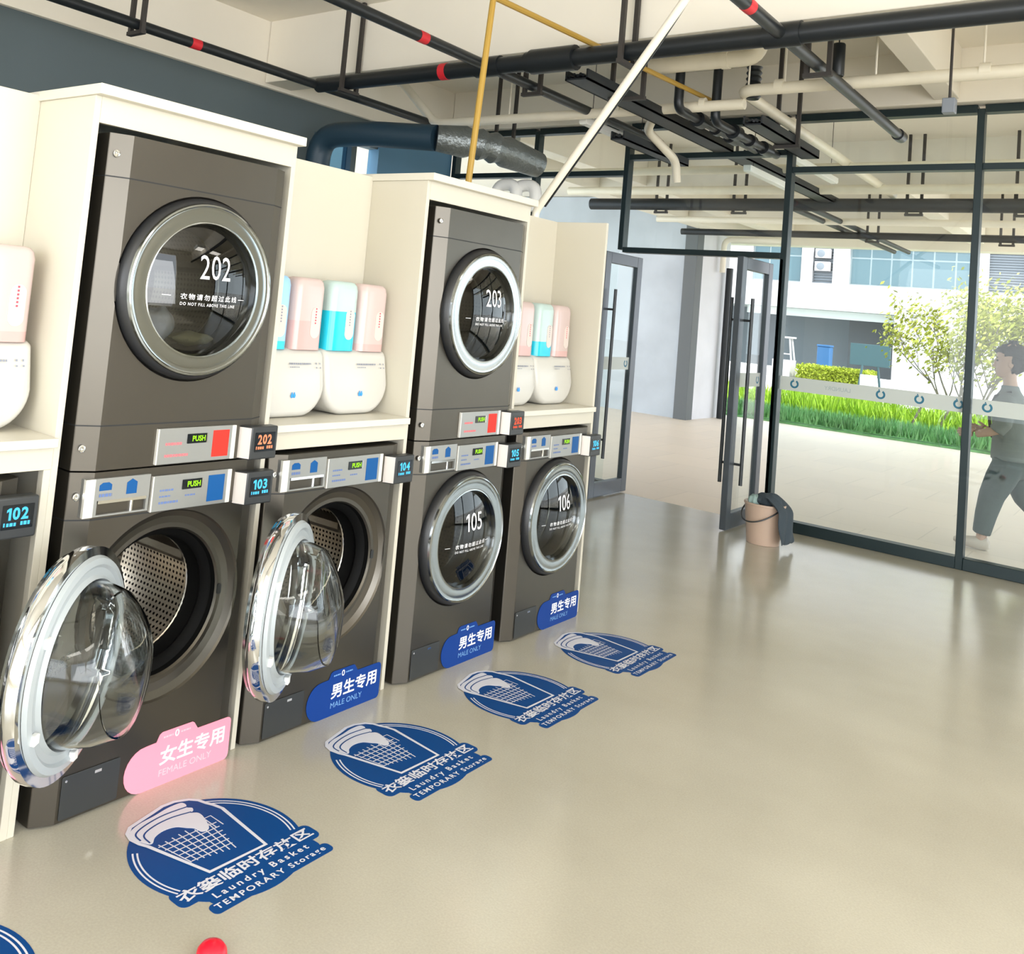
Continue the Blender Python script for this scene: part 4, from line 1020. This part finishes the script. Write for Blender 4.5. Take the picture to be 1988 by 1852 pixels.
# trees
def tree(name, base, H, spread, nb, nl, label, seed, bare=False):
    random.seed(seed); t = thing(name, label, 'tree', base, 'thin trees in the planting bed'); tips = []
    def limb(p, d, L, r, lev, mb):
        pts = [p]; q = p
        for k in range(4):
            d = (d+Vector((random.uniform(-.14, .14), random.uniform(-.14, .14), random.uniform(-.02, .12)))).normalized(); q = q+d*L/4; pts.append(q)
            if lev > 0: tips.append((q, lev))
        mb.tube(pts, [r*(1-.14*k) for k in range(5)], 6)
        if lev < 3:
            for _ in range(3 if lev < 2 else 3):
                nd = (d+Vector((random.uniform(-spread, spread), random.uniform(-spread, spread), random.uniform(-.1, .35)))).normalized()
                limb(pts[random.choice((2, 3, 4))], nd, L*random.uniform(.5, .75), r*.55, lev+1, mb)
    for k in range(nb):
        mb = MB(); a = 2*PI*k/nb+random.uniform(-.3, .3); d = Vector((.42*math.cos(a), .42*math.sin(a), 1)).normalized()
        limb(Vector((.10*math.cos(a), .10*math.sin(a), 0)), d, H*.42, .028, 0, mb); part('stem', mb, K['bark'], t)
    lf = MB()
    for _ in range(nl):
        p, lv = random.choice(tips); p = p+Vector([random.gauss(0, .13) for _ in range(3)])
        if p.z < H*.28: continue
        n = Vector([random.gauss(0, 1) for _ in range(3)]).normalized(); u = n.orthogonal().normalized(); w = n.cross(u); s_ = random.uniform(.022, .045); b = len(lf.v)
        lf.v += [tuple(p-u*s_*1.5), tuple(p+w*s_*.7), tuple(p+u*s_*1.5), tuple(p-w*s_*.7)]; lf.f.append((b, b+1, b+2, b+3))
    me = bpy.data.meshes.new('foliage'); me.from_pydata(lf.v, [], lf.f); me.update(); place('foliage', me, K['leaf'], t, smooth=False)
    return t
tree('young_tree', (-.75, 19.2, 0), 3.3, .75, 8, 4300, 'thin multi-stemmed tree with yellow-green leaves left of the tall mullion', 21)
tree('young_tree', (.65, 19.8, 0), 3.3, .72, 7, 3800, 'thin multi-stemmed tree behind the walking person', 33)
# props at the base of the tree
sp = thing('tree_stake', 'crossed wooden stakes in the grass left of the tall mullion', 'stake', (-.95, 17.6, 0))
for dx in (-.35, .1): part('post', MB().tube([(dx-.12, 0, 0), (dx+.18, 0, .72)], .022, 8), K['bark'], sp)
part('cross_rail', MB().tube([(-.55, .03, .62), (.45, .03, .58)], .02, 8), K['bark'], sp)
# stool on a plinth, bin, board on legs, white planter
pt = thing('white_plinth', 'white square plinth at the left end of the hedge', 'plinth', (-7.75, 30.0, .24))
part('block', MB().box(-.38, .22, 0, .6, 0, .56), K['bld'], pt, bevel=.01)
st = thing('white_stool', 'white wooden stool standing on the white plinth', 'stool', (-7.80, 30.3, .80))
part('seat', MB().box(-.27, .27, -.2, .2, .72, .78), K['bld'], st, bevel=.01)
for sx in (-1, 1):
    for sy in (-1, 1): part('leg', MB().tube([(sx*.25, sy*.17, 0), (sx*.15, sy*.12, .73)], .03, 8), K['bld'], st)
part('stretcher', MB().tube([(-.22, -.16, .2), (.22, -.16, .2)], .02, 8), K['bld'], st)
bn = thing('blue_bin', 'tall blue bin inside the dark recess of the building', 'bin', (-7.30, 33.0, .24))
part('container', MB().box(-.22, .22, -.2, .2, 0, 1.10), K['bin'], bn, bevel=.03); part('lid', MB().box(-.235, .235, -.215, .215, 1.10, 1.17), K['bin'], bn, bevel=.02)
bd = thing('notice_board', 'dark teal notice board on slanted legs right of the hedge', 'board', (-4.95, 29.5, .24))
part('panel', MB().box(-.60, .56, -.03, .03, .66, 1.33), K['sign'], bd, bevel=.01)
for sx in (-1, 1): part('leg', MB().tube([(sx*.28, .10*sx, 0), (sx*.22, 0, .70)], .035, 8), K['sign'], bd)
wp = thing('white_planter', 'small white box on short dark legs beside the notice board', 'planter', (-4.95, 29.0, .24))
part('box', MB().box(-.12, .30, -.15, .15, .07, .40), K['bld'], wp, bevel=.01)
for dx in (-.08, .09, .26): part('leg', MB().box(dx-.02, dx+.02, -.02, .02, 0, .08), K['sign'], wp)

# building across the courtyard (front plane y = 36)
YB = 36.0
b = thing('white_building', 'white two-storey building across the courtyard with dark ground floor recess', 'building', (-6, YB, .24))
def bp_(name, x0, x1, z0, z1, y0, y1, m, par=b): return part(name, MB().box(x0+6, x1+6, y0, y1, z0-.24, z1-.24), m, par, smooth=False)
z2a, z2b, zband = 3.78, 5.25, 2.80        # windows sill/head, bottom of the white band
bp_('facade_band', -24, 8, zband, z2a, 0, .4, K['bld'])
bp_('parapet', -24, 8, z2b, 9.0, 0, .4, K['bld'])
for (x0, x1) in ((-24, -11.2), (-9.25, -8.80), (-8.05, -7.45), (-3.1, -2.8), (-1.6, -1.1)): bp_('wall_pier', x0, x1, z2a, z2b, 0, .4, K['bld'])
bp_('soffit', -24, -5.7, zband-.05, zband, 0, 4.0, K['bld_soffit'])
bp_('recess_wall', -24, -8.1, .24, zband-.05, 4.0, 4.2, K['bld_grey']); bp_('recess_wall', -8.1, -5.7, .24, zband-.05, 3.0, 3.2, K['pillar'])
bp_('ground_pier', -5.75, -5.2, .24, zband, -.05, 4.0, K['bld']); bp_('ground_wall', -5.2, 8, .24, zband, .2, .4, K['wwall'])
bp_('recess_lintel', -11.5, -5.75, zband-.36, zband-.06, .6, .8, K['bld_soffit'])
def facade_window(x0, x1, mull):
    f = bp_('window', x0, x1, z2a, z2b, .15, .2, K['bld_frame'])
    n = mull; w = (x1-x0-.06)/n
    for k in range(n):
        a = x0+.03+w*k
        part('pane', MB().box(a+6+.03, a+6+w-.03, .135, .15, z2a-.24+.05, z2b-.24-.46), K['bld_glass'], f, smooth=False)
        part('pane', MB().box(a+6+.03, a+6+w-.03, .135, .15, z2b-.24-.40, z2b-.24-.05), K['bld_glass'], f, smooth=False)
facade_window(-11.2, -9.25, 3); facade_window(-7.45, -3.1, 6); facade_window(-1.1, 3.0, 5)
def louver_bay(x0, x1, za):
    l = bp_('louver', x0, x1, za, z2b, .2, .25, K['louver'])
    for k in range(16):
        zz = za+(z2b-za)*k/16; part('slat', MB().box(x0+6, x1+6, .12, .2, zz-.24, zz-.24+.03), K['louver'], l, smooth=False)
    return l
louver_bay(-8.80, -8.05, 3.45); louver_bay(-2.8, -1.6, z2a)
for (zz, lab) in ((4.75, 'white air conditioner unit on the facade louver, upper one'), (4.25, 'white air conditioner unit on the facade louver, lower one')):
    ac = thing('air_conditioner', lab, 'air conditioner', (-8.42, YB+.02, zz), 'air conditioner units on the building')
    part('casing', MB().box(-.28, .28, -.15, .08, 0, .36), K['bld'], ac, bevel=.01)
    part('fan_grille', MB().lathe([(.0005, -.16), (.13, -.16), (.145, -.155), (.15, -.15)], lambda u, v, h: (-.06+u, h, .18+v), 24), K['louver'], ac)

# ---------------------------------------------------------------- person walking past outside the glass
def skin_mesh(name, V, E, R, sub=2):
    me = bpy.data.meshes.new(name); me.from_pydata(V, E, []); o = bpy.data.objects.new(name, me); C.objects.link(o)
    sk = o.modifiers.new('skin', 'SKIN'); sk.use_smooth_shade = True
    for i, r in enumerate(R): me.skin_vertices[0].data[i].radius = r if isinstance(r, tuple) else (r, r)
    me.skin_vertices[0].data[0].use_root = True
    ss = o.modifiers.new('sub', 'SUBSURF'); ss.levels = sub; ss.render_levels = sub
    dg = bpy.context.evaluated_depsgraph_get(); dg.update()
    m2 = bpy.data.meshes.new_from_object(o.evaluated_get(dg)); bpy.data.objects.remove(o); bpy.data.meshes.remove(me); m2.materials.clear(); m2.name = name
    return m2
pr = thing('person', 'person in grey shirt and dark trousers walking left outside the glass, right edge', 'person', (1.38, 7.42, 0))
# local axes: -X is the walking direction, +Y away from the glass
def from_mesh(me):
    mb = MB(); mb.add([tuple(v.co) for v in me.vertices], [tuple(p.vertices) for p in me.polygons]); bpy.data.meshes.remove(me); return mb
def loft(mb, rings, n=28):
    """closed stack of ellipses: (centre, half size along x, half size along y)"""
    v = []; m = len(rings)
    for c, rx, ry in rings:
        for k in range(n):
            a = 2*PI*k/n; v.append((c[0]+rx*math.cos(a), c[1]+ry*math.sin(a), c[2]))
    f = [(i*n+k, i*n+(k+1) % n, (i+1)*n+(k+1) % n, (i+1)*n+k) for i in range(m-1) for k in range(n)]
    return mb.add(v, f+[tuple(range(n-1, -1, -1)), tuple((m-1)*n+k for k in range(n))])
def fused(name, mb, voxel, smooth=3):
    """overlapping closed shapes merged into one continuous skin"""
    o = bpy.data.objects.new(name, mb.mesh(name)); C.objects.link(o)
    r = o.modifiers.new('fuse', 'REMESH'); r.mode = 'VOXEL'; r.voxel_size = voxel
    if smooth: q = o.modifiers.new('relax', 'SMOOTH'); q.iterations = smooth; q.factor = .5
    dg = bpy.context.evaluated_depsgraph_get(); dg.update()
    m2 = bpy.data.meshes.new_from_object(o.evaluated_get(dg)); bpy.data.objects.remove(o); m2.name = name; return m2
HEAD = [(1.388, -.070, -.015, .026), (1.405, -.104, .005, .044), (1.43, -.113, .030, .055), (1.46, -.113, .062, .064), (1.49, -.110, .084, .070), (1.53, -.106, .096, .075), (1.56, -.112, .101, .077), (1.60, -.107, .100, .076), (1.635, -.088, .086, .066), (1.660, -.058, .062, .048), (1.674, -.020, .030, .022)]
def hand(w, d):
    V = [w]; E_ = []; R_ = [.026]; w = Vector(w); d = Vector(d).normalized(); side = Vector((0, 0, 1)); V.append(tuple(w+d*.05)); E_.append((0, 1)); R_.append((.040, .018))
    for k in range(4):
        o_ = side*(.028-.0185*k); L = (.060, .070, .066, .050)[k]; base = len(V)
        V.append(tuple(w+d*.085+o_)); V.append(tuple(w+d*(.085+L*.5)+o_+Vector((0, .012, -.004)))); V.append(tuple(w+d*(.085+L*.85)+o_+Vector((0, .034, -.008))))
        E_ += [(1, base), (base, base+1), (base+1, base+2)]; R_ += [.0095, .009, .0075]
    base = len(V); V.append(tuple(w+d*.035+side*.040+Vector((0, .012, 0)))); V.append(tuple(w+d*.072+side*.056+Vector((0, .03, 0)))); E_ += [(0, base), (base, base+1)]; R_ += [.011, .009]
    return skin_mesh('hand', V, E_, R_, 2)
bd_ = MB()
loft(bd_, [(((a+b_)/2, 0, z), (b_-a)/2, hw) for z, a, b_, hw in HEAD])
loft(bd_, [((.005, 0, 1.26), .075, .085), ((.0, 0, 1.31), .056, .060), ((-.008, 0, 1.38), .050, .054), ((-.015, 0, 1.46), .050, .054)])
bd_.add(*(lambda m: (m.v, m.f))(loft(MB(), [((-.108, 0, 1.470), .012, .010), ((-.118, 0, 1.480), .022, .018), ((-.112, 0, 1.505), .016, .011), ((-.106, 0, 1.54), .010, .008)], 12)))   # nose
bd_.sphere((-.108, 0, 1.448), .012, .024, .007, 12, 8).sphere((-.106, 0, 1.434), .012, .021, .007, 12, 8)          # lips
for sy in (-1, 1): bd_.sphere((.004, sy*.078, 1.505), .020, .009, .032, 12, 8)                                        # ears
loft(bd_, [((.02, 0, .72), .10, .13), ((.02, 0, .86), .105, .14), ((.01, 0, 1.0), .095, .13), ((.0, 0, 1.14), .100, .145), ((.0, 0, 1.22), .080, .13), ((.0, 0, 1.28), .06, .08)])
for sy, e, w_ in ((-1, (-.02, -.225, .985), (-.20, -.20, .92)), (1, (-.02, .225, .985), (-.18, .19, .94))):
    bd_.tube([(.0, sy*.15, 1.235), (.0, sy*.185, 1.19), e, (-.11, (e[1]+w_[1])/2, (e[2]+w_[2])/2), w_], [.036, .044, .040, .036, .027], 14)
    bd_.add(*(lambda m: (m.v, m.f))(from_mesh(hand(w_, (-1, 0, .05)))))
for sy, P in ((-1, [(.03, -.09, .78), (-.09, -.09, .44), (-.145, -.09, .10), (-.15, -.09, .04)]), (1, [(.03, .09, .78), (.13, .09, .45), (.385, .09, .19), (.42, .09, .14)])):
    bd_.tube(P, [.085, .06, .038, .036], 14)
place('body', fused('body', bd_, .0042, 2), K['skin'], pr, auto=80)
ey = MB()
for sy in (-1, 1): ey.sphere((-.099, sy*.033, 1.530), .010, .014, .008, 10, 6); ey.box(-.106, -.094, sy*.030-.014, sy*.030+.014, 1.552, 1.558)
part('eyes', ey, K['hair'], pr)
hb = MB(); n = 40; zz = [1.43, 1.455, 1.48, 1.51, 1.54, 1.57, 1.60, 1.63, 1.655, 1.675, 1.692, 1.700]; grid = {}
random.seed(2)
for i, z in enumerate(zz):
    zq = min(z, 1.674)
    for (z0, a0, b0, h0), (z1, a1, b1, h1) in zip(HEAD, HEAD[1:]):
        if z0 <= zq <= z1: t = (zq-z0)/(z1-z0); a_, b_, h_ = a0+(a1-a0)*t, b0+(b1-b0)*t, h0+(h1-h0)*t
    for k in range(n):
        an = 2*PI*k/n; w_ = .017+.008*math.sin(5*an+i)+.006*math.sin(9*an+2*i); w_ *= 1 if z < 1.66 else .35; x = (a_+b_)/2+((b_-a_)/2+w_)*math.cos(an); y = (h_+w_*.8)*math.sin(an); zz_ = z+.006*math.sin(7*an)
        keep = z > 1.595 or x > (.005 if z < 1.56 else -.045)
        if keep: grid[(i, k)] = len(hb.v); hb.v.append((x, y, zz_))
for i in range(len(zz)-1):
    for k in range(n):
        q = [(i, k), (i, (k+1) % n), (i+1, (k+1) % n), (i+1, k)]
        if all(p in grid for p in q): hb.f.append(tuple(grid[p] for p in q))
hb.f.append(tuple(grid[(len(zz)-1, k)] for k in range(n)))
ho = part('hair', hb, K['hair'], pr); sm = ho.modifiers.new('solid', 'SOLIDIFY'); sm.thickness = .022; sm.offset = -1
sh = MB()
loft(sh, [((.03, 0, .735), .150, .185), ((.03, 0, .80), .150, .185), ((.02, 0, .90), .135, .172), ((.01, 0, 1.02), .130, .175), ((.0, 0, 1.14), .138, .195), ((.0, 0, 1.21), .122, .195), ((.0, 0, 1.26), .092, .150), ((.0, 0, 1.295), .070, .080), ((-.004, 0, 1.335), .062, .068)])
for sy in (-1, 1): sh.tube([(.0, sy*.13, 1.225), (.0, sy*.19, 1.18), (-.015, sy*.222, 1.03), (-.06, sy*.222, .965)], [.058, .066, .064, .060], 16)
place('shirt', fused('shirt', sh, .011), K['shirt'], pr, auto=80)
tr_ = MB()
loft(tr_, [((.03, 0, .60), .10, .12), ((.03, 0, .68), .135, .175), ((.03, 0, .78), .140, .175), ((.03, 0, .84), .130, .165)])
tr_.tube([(.025, -.09, .72), (-.03, -.09, .58), (-.085, -.09, .44), (-.12, -.09, .28), (-.145, -.09, .125)], [.115, .112, .094, .080, .066], 18)
tr_.tube([(.035, .09, .72), (.08, .09, .58), (.13, .09, .45), (.26, .09, .31), (.375, .09, .20)], [.115, .112, .094, .080, .066], 18)
place('trousers', fused('trousers', tr_, .012), K['trousers'], pr, auto=80)
part('strap', MB().tube([(.02, -.10, 1.285), (-.09, -.10, 1.24), (-.140, -.06, 1.12), (-.138, .02, 1.0), (-.128, .09, .90), (-.05, .165, .84)], .013, 8), K['hair'], pr, label='dark bag strap')
for nm, a, tdir in (('shoe', (-.15, -.09, 0), (-1, 0, 0)), ('shoe', (.40, .09, .085), (-1, 0, -.45))):
    td = Vector(tdir).normalized(); upv = Vector((0, 1, 0)).cross(td); upv = upv if upv.z > 0 else -upv; mb = MB(); A = Vector(a)+upv*.045
    secs = [(-.065, .028, .030), (-.05, .040, .055), (0, .045, .060), (.06, .046, .048), (.12, .048, .038), (.165, .040, .030), (.19, .018, .016)]; v = []; n = 14
    for s_, wy, hz in secs:
        for k in range(n):
            an = 2*PI*k/n; zz = max(math.sin(an)*hz, -.042); p = A+td*s_+Vector((0, 1, 0))*math.cos(an)*wy+upv*zz; v.append(tuple(p))
    f = [(i*n+k, i*n+(k+1) % n, (i+1)*n+(k+1) % n, (i+1)*n+k) for i in range(len(secs)-1) for k in range(n)]+[tuple(range(n)), tuple((len(secs)-1)*n+k for k in range(n))]
    mb.add(v, f); part(nm, mb, K['shoe'], pr)
